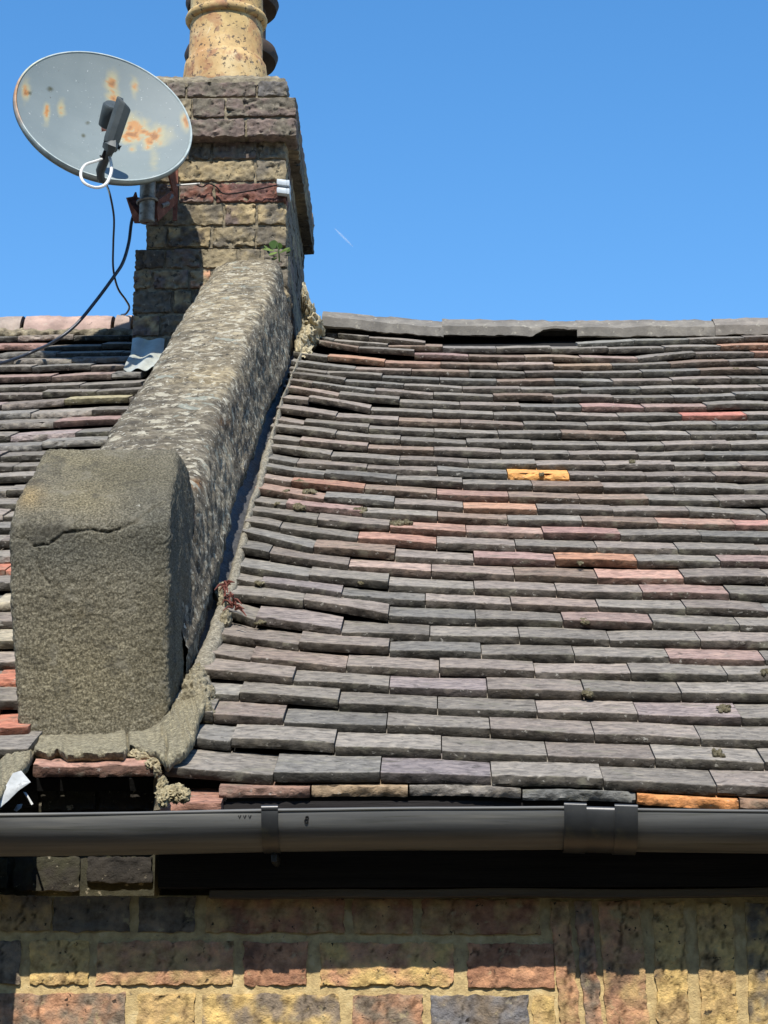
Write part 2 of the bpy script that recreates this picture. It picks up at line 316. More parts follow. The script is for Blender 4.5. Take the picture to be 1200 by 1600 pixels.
# rows: [(x,y) of the tail line ...], [joint x ...], {tile colours keyed by a joint it contains}
RED = (.38, .18, .105); PNK = (.262, .178, .122); ORG = (.46, .225, .115); BRO = (.50, .22, .10); BRT = (.72, .36, .12); BRN = (.235, .165, .125)
BRICKY = (.52, .16, .10)
ROWS = [
 ([(500,529),(531,532),(600,541),(650,548)], [500,528,576], 1, {}, (495, 585)),
 ([(880,546),(1000,540),(1090,537.5),(1200,534)], [903,991,1077,1163,1250], 1, {930:(.24,.23,.19), 1020:(.24,.23,.19)}, (895, 1420)),
 ([(500,537),(531,546),(600,550),(750,552.4),(1000,553),(1090,549.6),(1200,547)], [521,606,691.9,775.7,862,951,1038.7,1126.7], 0, {650:PNK, 720:(.25,.22,.19), 1150:ORG}, None),
 ([(485,541),(531,554),(650,562),(750,565.3),(1000,568),(1090,560.6),(1200,559)], [560,647.3,732.6,820.6,908,997.4,1087.3,1179], 0, {530:PNK, 700:(.33,.2,.17), 780:PNK, 860:(.33,.23,.15), 950:(.33,.22,.17), 1190:RED}, None),
 ([(470,560),(531,573.5),(650,576),(750,579),(1000,580),(1090,573.4),(1200,572)], [511.5,601,689.1,777.9,866,957,1047.8,1139.5], 0, {560:ORG, 640:(.40,.22,.14), 730:PNK, 910:(.36,.23,.13), 1090:PNK}, None),
 ([(468,574),(531,584.5),(650,588),(750,590.9),(1000,591),(1090,588),(1200,585)], [554.6,642.8,733.1,820.6,911,1003.8,1094.6,1190], 0, {690:PNK, 1140:PNK}, None),
 ([(465,585),(531,596),(650,601),(750,603.8),(1000,605),(1090,601),(1200,599)], [510,596.8,686.8,776.6,867,958,1050.6,1143], 0, {820:PNK}, None),
 ([(460,594),(531,605),(650,612),(750,616.6),(1000,618),(1090,615.6),(1200,613)], [539,631,722.5,814.2,908,1002,1093.7,1191.8], 0, {}, None),
 ([(455,604),(531,616.6),(650,625),(750,628.5),(1000,631),(1090,628.4),(1200,626)], [488,585.8,677.2,771,865,959,1053.3,1149.6], 0, {820:PNK}, None),
 ([(452,616),(515,626.7),(570,634),(650,639),(750,643.5),(1000,646),(1090,644),(1200,641)], [529,624,718.8,813.3,909,1006.6,1104.7,1203], 0, {950:(.38,.21,.17), 1050:(.36,.23,.18)}, None),
 ([(448,632),(480,634),(531,646),(650,654),(750,657.5),(1000,660),(1090,658.7),(1200,657)], [482,578.8,676.1,771.5,869,967,1066,1168], 0, {1100:BRICKY}, None),
 ([(445,650),(531,663),(650,669),(750,672.5),(1000,675),(1090,674),(1200,672)], [525,622.4,719.8,818.8,918,1017.6,1119.3], 0, {680:PNK}, None),
 ([(440,667),(531,678),(650,683),(750,686.8),(1000,690),(1090,689.8),(1200,689)], [474.8,576,678.1,778.8,878,979,1079,1182.6], 0, {930:PNK}, None),
 ([(437,680),(531,692.7),(650,699),(750,703.2),(1000,706),(1090,706.3),(1200,704)], [524.3,625.5,728.9,831.6,935,1038.7,1142], 0, {}, None),
 ([(434,697),(511,707.4),(650,714),(750,718.4),(1000,721),(1090,721),(1200,722)], [468,574.4,678,783,890,998,1102], 0, {620:PNK}, None),
 ([(430,710),(511,723),(650,730),(750,734.9),(1000,738),(1090,738),(1200,738)], [517,624.4,731.7,838.4,946,1054,1159.7], 0, {}, None),
 ([(426,728),(511,739.5),(650,746),(750,750.1),(1000,754),(1090,754),(1200,757)], [463.4,573,683.1,793.1,890,1010,1118.4], 0, {840:BRT}, None),
 ([(421,740),(511,755),(650,763),(750,767.6),(920,772),(1014,771),(1090,773.4),(1200,777)], [506.5,619,722.9,832.1,943,1054,1163], 0, {880:PNK}, None),
 ([(416,758),(511,772.5),(650,781),(750,785.7),(920,790),(1090,792.7),(1200,795)], [455,569.4,682.2,795.3,906,1014,1124], 0, {500:RED, 620:PNK, 740:(.38,.21,.15), 850:PNK, 960:PNK}, None),
 ([(412,776),(440,782),(511,791.7),(650,801),(750,805.1),(920,809),(1090,810),(1200,815)], [506,615.8,724,839.8,958,1077,1198], 0, {450:(.33,.2,.14), 780:ORG}, None),
 ([(405,795),(440,800),(511,809.2),(650,818),(750,822.4),(920,826),(1090,829.7),(1200,832)], [446.6,565.7,683.5,793.6,910,1028,1149.6], 0, {500:(.34,.2,.165), 740:PNK, 970:PNK, 1080:(.43,.24,.16), 1170:(.45,.2,.15)}, None),
 ([(398,812),(440,818),(511,830),(650,840),(750,843.6),(920,847),(1090,847.7),(1200,853)], [495.5,608.8,728.4,849,970,1096], 0, {660:(.44,.23,.15), 780:(.36,.22,.16), 900:(.36,.19,.15)}, None),
 ([(394,832),(437,838),(511,849.5),(620,860),(750,863.8),(920,868),(1090,869.7),(1200,871)], [437.4,558.8,682.2,805.9,933,1059.7,1188], 0, {610:(.46,.22,.14)}, None),
 ([(388,848),(437,860),(511,874),(620,882),(750,886.2),(920,890),(1090,888),(1200,893)], [489.7,617,740.5,868,996.5,1125.8], 0, {550:PNK, 800:(.38,.22,.18), 930:BRO, 1160:(.34,.22,.18)}, None),
 ([(384,873),(440,884),(511,893.5),(620,904),(750,910),(920,915),(1090,914),(1200,916)], [421,544.7,674,804,934,1069,1199], 0, {600:(.36,.24,.18), 860:PNK, 1000:(.44,.23,.155)}, None),
 ([(374,896),(440,907),(520,921),(620,928),(750,932.4),(920,938),(1090,938),(1200,944)], [483,607,741,869.6,1004.4,1140], 0, {1070:(.30,.18,.14)}, None),
 ([(368,918),(410,924),(480,935),(560,946),(664,951),(750,955.6),(920,960),(1090,965),(1200,969)], [407,534,664.4,799,935,1072,1200], 0, {470:(.23,.19,.175)}, None),
 ([(360,944),(400,951),(474,955),(560,974),(650,977),(750,981),(920,985),(1090,989),(1200,992)], [474,607,743.4,880,1020,1156], 0, {950:(.29,.19,.15)}, None),
 ([(352,966),(400,984),(460,997),(560,1002),(650,1005),(750,1008),(920,1013),(1090,1016),(1200,1020)], [399,533,671.6,812,953,1095], 0, {470:(.25,.2,.175)}, None),
 ([(345,1005),(400,1018),(520,1028),(650,1031),(750,1034.4),(920,1039),(1090,1042),(1200,1046)], [467,608,752.4,898,1046,1196], 0, {1120:(.34,.21,.165)}, None),
 ([(338,1036),(370,1044),(460,1053),(560,1057),(650,1059),(750,1061.6),(920,1066),(1090,1071),(1200,1068)], [392,541,686.6,836,986,1137], 0, {}, None),
 ([(322,1068),(400,1077),(520,1084),(650,1089),(750,1092),(920,1096),(1090,1099),(1200,1101)], [458,608,761.6,913,1065], 0, {700:(.26,.205,.19)}, None),
 ([(318,1098),(350,1101),(440,1111),(560,1116),(650,1120),(750,1123),(920,1129),(1090,1135),(1200,1137)], [374,529,683.6,839.6,997,1159], 0, {1050:(.25,.19,.17)}, None),
 ([(318,1133),(380,1141),(520,1145),(650,1150),(750,1154),(920,1162),(1090,1170),(1200,1171)], [333,443,604,766,929,1095], 0, {390:(.25,.19,.15)}, None),
 ([(292,1168),(360,1173),(440,1182),(560,1184),(650,1187),(750,1191),(920,1198),(1090,1205),(1200,1207)], [361,523,690,855.6,1024,1195], 0, {}, (292, None)),
 ([(250,1217),(400,1226),(520,1225),(650,1223),(750,1228),(920,1234),(1090,1243),(1200,1248)], [256,427,594,768,943,1120], 0, {680:(.23,.19,.185)}, (254, None)),
]
EAVES = [(250, 346, 1262, 1262, (.30, .16, .115), -.010), (341, 485, 1248, 1247, (.24, .15, .115), 0), (486, 638, 1246, 1246, (.30, .22, .14), 0),
         (639, 815, 1244, 1248, (.21, .19, .165), 0), (816, 994, 1250, 1256, (.16, .16, .15), 0), (995, 1155, 1258, 1268, (.62, .27, .10), 0),
         (1156, 1330, 1268, 1272, (.28, .18, .12), 0), (1331, 1500, 1274, 1278, (.2, .18, .17), 0), (1501, 1670, 1279, 1283, (.19, .17, .16), 0), (1671, 1840, 1284, 1288, (.2, .18, .17), 0), (1841, 2010, 1289, 1293, (.2, .18, .17), 0), (2011, 2180, 1294, 1298, (.2, .18, .17), 0), (-520, -350, 1290, 1290, (.2, .18, .17), 0), (-349, -180, 1285, 1285, (.22, .18, .16), 0), (-179, -20, 1280, 1280, (.2, .18, .17), 0)]
FIL = [(300,1160),(324,1072),(348,1004),(360,948),(376,896),(398,801),(417,743),(431,680),(456,601),(467,560),(480,520)]
def xfil(y):
    a = sorted(FIL, key=lambda p: p[1]); return float(np.interp(y, [p[1] for p in a], [p[0] for p in a]))
def ramp_y(pts, x):
    xs = [p[0] for p in pts]; ys = [p[1] for p in pts]
    if x > xs[-1]: return ys[-1]
    if x < xs[0]: return ys[0] + (ys[1]-ys[0])/(xs[1]-xs[0])*(x-xs[0])*.5
    return float(np.interp(x, xs, ys))
def grey():
    t = random.random(); b = random.uniform(.84, 1.26)
    if t < .50: c = (.202, .182, .156)
    elif t < .76: c = (.214, .183, .157)
    elif t < .93: c = (.178, .168, .150)
    else: c = (.235, .188, .158)
    return tuple(v*b for v in c)
def tile(mb, A, B, colr, gauge=.105, length=None, lift=0.0, seed=None, chips=1.0, t=T, tilt=None, nu=None):
    """one plain tile: tail corners A (left), B (right); slab thickness t, cambered, rough tail edge"""
    seed = random.uniform(0, 90) if seed is None else seed
    e1 = B-A; wdt = np.linalg.norm(e1); nu = nu or max(6, int(wdt/.0055))
    e2 = RS - RN*((t/gauge) if tilt is None else tilt); e2 /= np.linalg.norm(e2)
    ln = length or gauge*1.35
    camb = random.uniform(-.0010, .0022); roll = random.uniform(-.0018, .0018); lc = random.uniform(.0, .0020)
    crv = random.uniform(-.002, .003)                       # tail line bows
    gapx = .0009
    us = np.linspace(gapx/wdt, 1-gapx/wdt, nu)
    def pos(u, v, hgt):                                       # v metres up the slope from the tail
        b = 4*u*(1-u)
        # tiny rounding of corners
        cornr = .0025*max(0, 1-min(u, 1-u)*wdt/.007)**2 if v < .004 else 0
        p = A+e1*u+e2*(v+cornr+crv*b)+RN*(hgt+camb*b+roll*(u-.5)*2+lift+lc*(1-(v/ln*2-1)**2)*0)
        return p
    rows = []
    # chip profile along the tail arris
    def ar(u):
        q = A+e1*u
        n1 = fb(q, 55, seed, 3); n2 = fb(q, 17, seed+5, 2)
        c = .0030+.0062*n1+.0036*n2
        big = max(0, fb(q, 30, seed+20, 3)-.35)*.007
        return max(0.0003, c*chips)+big*chips
    ars = [ar(u) for u in us]
    vs = [v_ for v_ in (.010, .022, .045, .070, .095) if v_ < ln-.004]+[ln]
    for fr, out in ((-.02, .004), (.0, .0006), (.30, -.0006), (.62, -.0006)):   # butt layers, bottom up (first tucks under)
        r = []
        for i, u in enumerate(us):
            q = A+e1*u+RN*fr*t
            nn = fb(q+RN*fr*.02, 130, seed+2, 3)*.0020*chips
            r.append(pos(u, out+max(-.002, nn)+.0007+ars[i]*.35*(fr > .5), fr*t if fr >= 0 else 0.0) if fr >= 0 else pos(u, .03, 0.0))
        rows.append(r)
    rows.append([pos(u, a*.8, t*.90) for u, a in zip(us, ars)])
    rows.append([pos(u, a+.0006, t) for u, a in zip(us, ars)])
    for v in vs:
        r = []
        for i, u in enumerate(us):
            q = A+e1*u+e2*v
            r.append(pos(u, v, t+.0010*fb(q, 15, seed+8, 2)+.0004*fb(q, 90, seed+3, 2)))
        rows.append(r)
    V = np.array([p for r in rows for p in r]); Fc = grid_faces(nu, len(rows))
    # side walls
    base = len(V); sv = []; sf = []
    for side in (0, nu-1):
        idx = [4*nu+side, 5*nu+side]+[(6+k)*nu+side for k in range(len(vs))]
        s0 = base+len(sv)
        for k in idx: sv.append(V[k]-RN*(t*1.02))
        sf.append((side+1*nu, s0, 4*nu+side) if side == 0 else (side+1*nu, 4*nu+side, s0))
        for j in range(len(idx)-1):
            q = (idx[j], s0+j, s0+j+1, idx[j+1]); sf.append(q if side == 0 else q[::-1])
    V = np.vstack([V, sv]); Fc = Fc+sf
    c = np.tile(np.array(colr, float), (len(V), 1))
    if chips < 1.7:                                           # weathered tail edge darkened: shade painted into its colour, plus algae and soot
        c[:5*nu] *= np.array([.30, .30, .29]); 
    # half-and-half firing: soft change of tone along some tiles
    if random.random() < .25:
        k = random.uniform(.78, 1.25); uu = ((V-A)@e1)/(wdt*wdt); s = 1/(1+np.exp(-(uu-random.uniform(.3, .7))*14)); c *= (1+(k-1)*s)[:, None]
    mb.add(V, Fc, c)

rr = MB()
WIDE = 1460
for ri, (pts, joints, own, cols, lim) in enumerate(ROWS):
    j = sorted(joints)
    ymid = ramp_y(pts, 900); wpx = .1275*(ymid+149)
    if lim and lim[1] and lim[1] < 900:
        while j[-1] < lim[1]: j.append(j[-1]+wpx)
    else:
        while onroof(j[-1], ymid)[0] < 1.62: j.append(j[-1]+wpx)
    x0 = lim[0] if lim else xfil(ramp_y(pts, xfil(pts[0][1])))-9
    if j[0] > x0+14: j.insert(0, x0)
    out = [j[0]]
    for a in j[1:]:
        w1 = .1275*(ramp_y(pts, a)+149)
        k = max(1, round((a-out[-1])/w1)) if a-out[-1] > 1.5*w1 else 1
        s = out[-1]
        for q in range(1, k+1): out.append(s+(a-s)*q/k)
    step_prev = None
    for a, b in zip(out[:-1], out[1:]):
        ya = ramp_y(pts, a); yb = ramp_y(pts, b); jt = wpx*.006
        c = None
        for kx, cv in cols.items():
            if a <= kx < b: cv = np.array(cv); lm_ = cv@np.array([.3, .55, .15]); k_ = .3 if cv[0] < .6 else 0; c = tuple((cv*(1-k_)+lm_*k_)*random.uniform(.85, 1.05))
        if c is None: c = grey()
        near = 1 if a < xfil(ya)+130 else 0
        jt *= 1+1.6*near
        A = onroof(a, ya+random.uniform(-jt, jt)); B = onroof(b, yb+random.uniform(-jt, jt)); jt = wpx*.006
        lf = random.choice([0, 0, 0, .001, .002])+(random.uniform(0, .0065) if near else 0)
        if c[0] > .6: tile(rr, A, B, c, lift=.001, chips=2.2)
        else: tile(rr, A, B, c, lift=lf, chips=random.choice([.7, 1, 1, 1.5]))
for a, b, ya, yb, c, lf in [q for q in EAVES if q[0] > 0]:
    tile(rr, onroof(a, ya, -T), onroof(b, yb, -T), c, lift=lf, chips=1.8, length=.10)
roof_r = rr.obj("roof", m_tile, house)
roof_r['label'] = 'dark weathered clay tile roof slope right of the parapet'

# left slope
LEFT = [(536,532,[115],0),(551,548,[69],0),(563,560,[88,190],0),(575,568,[21,112],0),(586,580,[50,142],0),(602,593,[80,174],0),(616,607,[30,124],0),(628,620,[66,150],0),
        (643,632,[2,100],0),(658,648,[48,144],0),(676,665,[84],0),(692,682,[16,118],0),(708,698,[65],0),(724.6,716,[0],0),(741,733,[20],0),(759,752,[-30],0),(778,772,[10],0),(799,794,[-40],0),
        (818,813,[5],0),(838,834,[-45],0),(861,858,[0],0),(883,880,[-40],0),(904,902,[8],1),(930,928,[-50],0),(958,957,[-10],2),(985,984,[-60],0),(1018,1017,[-20],2),(1048,1047,[-60],0),
        (1077,1076,[-10],1),(1115,1115,[-70],0),(1153,1153,[-20],1),(1192,1192,[-80],0)]
LCOL = {(1,0):(.29,.18,.15), (5,50):(.28,.20,.17), (5,120):(.27,.20,.17), (8,150):(.33,.29,.18), (8,0):(.28,.22,.2), (10,150):(.28,.195,.17), (11,90):(.28,.23,.215)}
lr = MB()
for k, (yl, yr, js, sp) in enumerate(LEFT):
    wpx = .1275*(yl+149); xr = 215 if yl < 700 else 40
    if yl >= 700:
        while onroof(xr, yr)[0] < -.665 and xr < 215: xr += 2
    pts = [(-300, yl+ (yl-yr)*.3), (0, yl), (200, yr)]
    j = list(js)
    while onroof(j[0], yl)[0] > -1.6: j.insert(0, j[0]-wpx)
    while j[-1] < xr: j.append(min(xr+5, j[-1]+wpx))
    for a, b in zip(j[:-1], j[1:]):
        c = grey()
        if sp == 1 and b > 0: c = (.40, .165, .11)
        if sp == 2 and b > 0: c = (.36, .32, .24)
        for (kk, xx), cv in LCOL.items():
            if kk == k and a <= xx < b: c = cv
        jt = wpx*.008
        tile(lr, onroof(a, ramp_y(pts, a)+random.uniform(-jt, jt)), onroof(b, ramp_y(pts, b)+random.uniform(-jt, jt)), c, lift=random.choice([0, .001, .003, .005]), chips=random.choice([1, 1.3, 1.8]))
for a, b, ya, yb, c, lf in [q for q in EAVES if q[0] < 0]:
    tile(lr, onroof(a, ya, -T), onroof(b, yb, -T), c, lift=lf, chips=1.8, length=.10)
roof_l = lr.obj("roof", m_tile, house)
roof_l['label'] = 'weathered clay tile roof slope left of the parapet'

# felt / boarding under the tiles and the back slope
def slab(corners, th, nrm):
    c = [np.array(p, float) for p in corners]; n = np.array(nrm)*th
    V = c+[p-n for p in c]; return V, [(0, 1, 2, 3), (7, 6, 5, 4), (0, 4, 5, 1), (1, 5, 6, 2), (2, 6, 7, 3), (3, 7, 4, 0)]
RY = 6.60
bb = MB()
h0 = -.016
V, Fc = slab([roofpt(-1.62, 3.45, h0), roofpt(1.66, 3.45, h0), roofpt(1.66, RY, h0), roofpt(-1.62, RY, h0)], .02, RN); bb.add(V, Fc)
zr = roofpt(0, RY, h0)[2]; RNb = np.array([0, sin(ROOF), cos(ROOF)])
V, Fc = slab([(-1.62, RY, zr), (1.66, RY, zr), (1.66, RY+3.3, zr-3.3*tan(ROOF)), (-1.62, RY+3.3, zr-3.3*tan(ROOF))], .02, RNb); bb.add(V, Fc)
bb.obj("roof_boarding", m_felt, house, smooth=False)
# body of the house behind the face (side and back walls)
m_side = M("side_brick", [(.3, (.16, .12, .07)), (.7, (.30, .23, .13))], scale=12, rough=.95, bump=.4)
V, Fc = box((-1.56, 3.70, .0), (1.60, 9.6, 2.20), .005); mobj("side_walls", V, Fc, m_side, house)

# ridge tiles
def ridge(parent, x1, y1, x2, y2, hpx, colr, rnd, name="ridge_tile", lip=0, broken=None, Yf=6.50, seed=0):
    A = onY(x1, y1, Yf); B = onY(x2, y2, Yf)                 # bottom front line
    sc = F/ (((A-CAM)@fw)); hh = hpx/sc/.93+(.030 if rnd else .027)
    prof = []
    if rnd:                                                    # half round, pinkish
        r = .105
        for k in range(15):
            a = pi*k/14; prof.append((r-r*cos(a), hh*1.0*sin(a)))
    else:                                                      # angular: small upright flange then a slope
        prof = [(0, 0), (-.001, hh*.38), (.004, hh*.44), (.035, hh*.72), (.065, hh*.95), (.085, hh), (.105, hh*.95), (.17, hh*.42), (.172, 0)]
        q = []
        for (a, b), (c, d) in zip(prof[:-1], prof[1:]):
            for t in (0, .5): q.append((a+(c-a)*t, b+(d-b)*t))
        prof = q+[prof[-1]]
    inner = [(a*.86+.012, b-.016) for a, b in prof][::-1]
    loop = prof+inner; n = len(loop); m = 40; V = []
    for i in range(m):
        u = i/(m-1); p = A+(B-A)*u; e = 0
        if lip and u > .93: e = .006
        bz = 0
        if broken: bz = max(0, (u-broken))*.0 + (.022 if u > broken else 0)*min(1, (u-broken)/.08)
        for jx, (dy, dz) in enumerate(loop):
            dz2 = max(dz, bz) if dz < bz else dz
            q = p+np.array([0, dy-e*(dy < .08), dz2+e])
            nn = fb(q, 14, seed, 3)*.004+fb(q, 60, seed, 2)*.0016
            V.append(q+np.array([0, -nn*.6, nn]))
    Fc = grid_faces(n, m, wrapu=True, flip=True); Fc.append(tuple(range(n))[::1]); Fc.append(tuple(range((m-1)*n, m*n))[::-1])
    c = np.array(colr)
    return mobj(name, V, Fc, m_ridge, parent, col=np.tile(c, (len(V), 1)), smooth=True, sharp=35)
ridge(roof_r, 503, 509, 693, 526, 23, (.8, .78, .74), False, seed=1)
ridge(roof_r, 691, 523, 903.5, 526, 24, (.82, .79, .73), False, broken=.66, seed=2)
ridge(roof_r, 902, 525.5, 1117.5, 524, 24, (.85, .81, .74), False, seed=3)
ridge(roof_r, 1118, 524, 1330, 519, 26, (.95, .88, .8), False, seed=4)
ridge(roof_r, 1333, 518, 1545, 514, 26, (1, 1, 1), False, seed=5)
ridge(roof_l, -175, 521, 30, 519, 24, (1.45, 1.25, 1.15), True, Yf=6.56, seed=6)
ridge(roof_l, 36, 518, 172, 517, 23, (1.75, 1.32, 1.22), True, Yf=6.56, seed=7)
ridge(roof_l, 178, 516, 203, 516, 23, (1.6, 1.3, 1.2), True, Yf=6.56, seed=8)
# mortar bedding under the left ridge
V = []
mm = 120
for i in range(mm):
    x = -180+395*i/(mm-1)
    a = onY(x, 525, 6.545); b = onY(x, 514, 6.56)
    for t, o in ((0, 0), (.33, -.008), (.66, -.010), (1, 0)):
        q = a+(b-a)*t; q = q+np.array([0, o+fb(q, 40, 3, 3)*.008, fb(q, 30, 8, 2)*.006]); V.append(q)
    V.append(b+np.array([0, .08, .01])); V.append(a+np.array([0, .08, -.03]))
mobj("ridge_bedding", V, grid_faces(6, mm, wrapu=True, flip=True), m_cmortar, roof_l)
# small joint of mortar between left ridge tiles
for x in (33, 175):
    P = [onY(x+k*.4, 518-k, 6.56)+np.array([0, -.003+.105*(1-cos(pi*k/26))*0.9, 0]) for k in range(0, 24, 3)]
    V, Fc = tube(P, .007, 6); V = V+np.array([0, 1, 0])*fbv(V, 60, 2)[:, None]*.004
    mobj("ridge_joint", V, Fc, m_cmortar, roof_l)

# ---- fascia
WY = 3.42
fx0 = onY(247, 1340, 3.39)[0]
def zat(y, Y, x=700): return onY(x, y, Y)[2]
ft = zat(1262, 3.40); fbm = zat(1386, 3.392)
V, Fc = box((fx0, 3.392, fbm), (1.62, 3.417, ft+.01), .002, (80, 2, 6))
V[:, 1] += fbv(V, 9, 2)*.0015
mobj("fascia_board", V, Fc, m_black, house)
V, Fc = box((fx0+.075, 3.398, fbm-.014), (1.62, 3.43, fbm-.002), .002, (80, 2, 2)); V[:, 2] += fbv(V, 5, 4)*.002
mobj("soffit_strip", V, Fc, m_wood, house)

# ---- brick wall
YEL = (.62, .43, .17); OCH = (.46, .31, .145); PIN = (.50, .27, .155); GRY = (.23, .18, .13); RBR = (.34, .17, .10); DRK = (.15, .125, .095)
def brick(mb, x1, x2, y1, y2, Y, colr, depth=.05, proud=0.0, n=None, rough=1.0, r=.0015, slant=0.0, cols2=None, crack=0):
    A = onY(x1, (y1+y2)/2, Y); B = onY(x2, (y1+y2)/2, Y); zt = onY((x1+x2)/2, y1, Y)[2]; zb = onY((x1+x2)/2, y2, Y)[2]
    wdt = B[0]-A[0]; hgt = zt-zb
    n = n or (max(6, int(wdt/.0038)), 4, max(6, int(hgt/.0038)))
    P, Fc, N = roundbox((wdt, depth, hgt), n, r)
    c = np.array([(A[0]+B[0])/2, Y+depth/2-proud, (zt+zb)/2]); P = P+c
    sd = random.uniform(0, 50)
    rel = (P-c)/np.array([wdt, depth, hgt])*2
    ed = np.maximum(np.abs(rel[:, 0]), np.abs(rel[:, 2]))
    d = fbv(P, 70, sd, 4)*.0024*rough+fbv(P, 14, sd+3, 2)*.0010*rough
    pit = fbv(P, 75, sd+30, 2); d -= np.clip(pit-.62, 0, 1)*.02
    e = fbv(P, 60, sd+9, 3)*.0040*rough; d = np.maximum(d, -.0020)+.0006; dark = np.clip((pit-.62)*8, 0, 1)
    P[:, 1] -= d*(rel[:, 1] < .2)
    P[:, 0] += e*np.sign(rel[:, 0])*(np.abs(rel[:, 0]) > .9); P[:, 2] += e*np.sign(rel[:, 2])*(np.abs(rel[:, 2]) > .9)
    for _ in range(crack):
        cx = c[0]+random.uniform(-.3, .3)*wdt; zz = P[:, 2]-c[2]
        line = cx+zz*random.uniform(-.5, .5)+np.array([fb((0, 0, z), 60, sd+_*7, 2) for z in zz])*.008
        km = np.exp(-((P[:, 0]-line)/.0016)**2)*(rel[:, 1] < 0); P[:, 1] += .0022*km; dark = np.maximum(dark, km)
    if slant: P[:, 0] += (P[:, 2]-c[2])*slant
    cc = np.tile(np.array(colr, float), (len(P), 1))
    if cols2 is None: cols2 = random.choice([OCH, GRY, PIN])
    if cols2 is not None:
        k = np.clip(fbv(P, 26, sd+4, 4)*1.6+.5, 0, 1)[:, None]; cc = cc*(1-k)+np.array(cols2)*k
    cc = cc*(1-.62*dark[:, None]); mb.add(P, Fc, cc)
wall = MB()
# courses by measured photo rows; the lists are brick ends
def course(mb, y1, y2, ends, Y, cols, tiltpx=0.0, **k):
    for i, (a, b) in enumerate(ends):
        c = cols[i % len(cols)]; c2 = None
        if isinstance(c[0], tuple): c, c2 = c
        dy = tiltpx*((a+b)/2-600)/600
        brick(mb, a, b, y1+dy, y2+dy, Y, tuple(np.array(c)*random.uniform(.9, 1.1)), cols2=c2, crack=random.choice([0, 1, 1, 2]), **k)
course(wall, 1404, 1459, [(-300,-215),(-203,-110),(-98,-8),(0,80),(83,203),(216,304),(321,538),(551,645),(658,844)], WY,
       [GRY, OCH, RBR, (GRY, OCH), (DRK, GRY), (GRY, DRK), (RBR, OCH), (OCH, RBR), (RBR, OCH)], tiltpx=5)
course(wall, 1473, 1541, [(-300,-200),(-188,-80),(-68,32),(46,139),(151,364),(380,480),(500,709),(731,866)], WY,
       [OCH, RBR, GRY, (OCH, YEL), (PIN, OCH), (RBR, PIN), (PIN, YEL), (PIN, RBR)], tiltpx=4)
course(wall, 1554, 1620, [(-300,-200),(-188,-30),(-18,194),(214,304),(315,531),(550,660),(673,826),(832,868)], WY,
       [OCH, RBR, (PIN, GRY), (YEL, OCH), (GRY, YEL), (GRY, PIN), (GRY, (.2, .19, .19)), (OCH, YEL)], tiltpx=3)
for y_a, y_b in ((1404, 1459), (1473, 1541), (1554, 1620)):
    course(wall, y_a, y_b, [(x, x+208) for x in range(-1000, -330, 220)]+[(x, x+208) for x in range(1545, 2200, 220)], WY, [YEL, PIN, OCH, GRY], n=(20, 3, 8))
y = 1634
for r_ in range(7):
    x = -1000-(r_ % 2)*110; e = []
    while x < 2240:
        wv = 208 if (len(e)+r_) % 2 else 100; e.append((x, x+wv)); x += wv+12
    course(wall, y, y+66, e, WY, [YEL, PIN, OCH, GRY, (PIN, YEL)], n=(14, 3, 6)); y += 80
for r_ in range(7, 20):                                       # lower courses outside the frame, down to the ground
    x = -1000-(r_ % 2)*110; e = []
    while x < 2240:
        e.append((x, x+208)); x += 220
    for a, b in e: brick(wall, a, b, y, y+66, WY, random.choice([YEL, PIN, OCH, GRY]), n=(8, 2, 4))
    y += 80
wob = wall.obj("brick_wall", m_brick, house)
wob['label'] = 'yellow and red stock brick wall under the black fascia'
# mortar core, slightly recessed, wavy
lo = (-1.58, WY+.0022, .02); hi = (1.62, WY+.26, onY(600, 1398, WY)[2])
V, Fc = box(lo, hi, .001, (240, 1, 150))
msk = V[:, 1] < WY+.05
V[msk, 1] += fbv(V[msk], 60, 1, 3)*.0022+.001
mobj("mortar_joints", V, Fc, m_mortar, wob)
# soldier arch
arch = MB()
random.seed(21)
for i, (a, b, sl, c) in enumerate([(868,899,-.07,(PIN, OCH)),(907,934,-.07,(PIN, GRY)),(942,1008,-.05,(OCH, PIN)),(1024,1074,-.02,(YEL, OCH)),(1093,1149,-.01,(YEL, OCH)),(1168,1228,0,(YEL, DRK)),
                                (1240,1300,.01,(PIN, OCH)),(1313,1372,.02,(YEL, YEL)),(1386,1450,.03,(OCH, YEL)),(1462,1525,.04,(YEL, PIN))]):
    brick(arch, a, b, 1408+(i > 2)*2, 1632, WY, c[0], proud=.001, slant=sl, cols2=c[1], crack=2)
ao = arch.obj("window_arch", m_brick, wob); ao['label'] = 'upright soldier course of yellow bricks'

# ============================================================ PARAPET
PXL, PXR = -.69, -.43
par = empty("parapet_wall", (-.56, 3.6, 2.1), "rendered parapet wall with lichen crusted coping running up the roof to the chimney", "parapet")
def seg_dist(px, py, poly):
    d = np.full(len(px), 1e9)
    for (x1, y1), (x2, y2) in zip(poly[:-1], poly[1:]):
        vx, vy = x2-x1, y2-y1; t = np.clip(((px-x1)*vx+(py-y1)*vy)/(vx*vx+vy*vy+1e-9), 0, 1)
        d = np.minimum(d, np.hypot(px-x1-t*vx, py-y1-t*vy))
    return d
def blob(px, py, cx, cy, rx, ry): return np.exp(-(((px-cx)/rx)**2+((py-cy)/ry)**2))
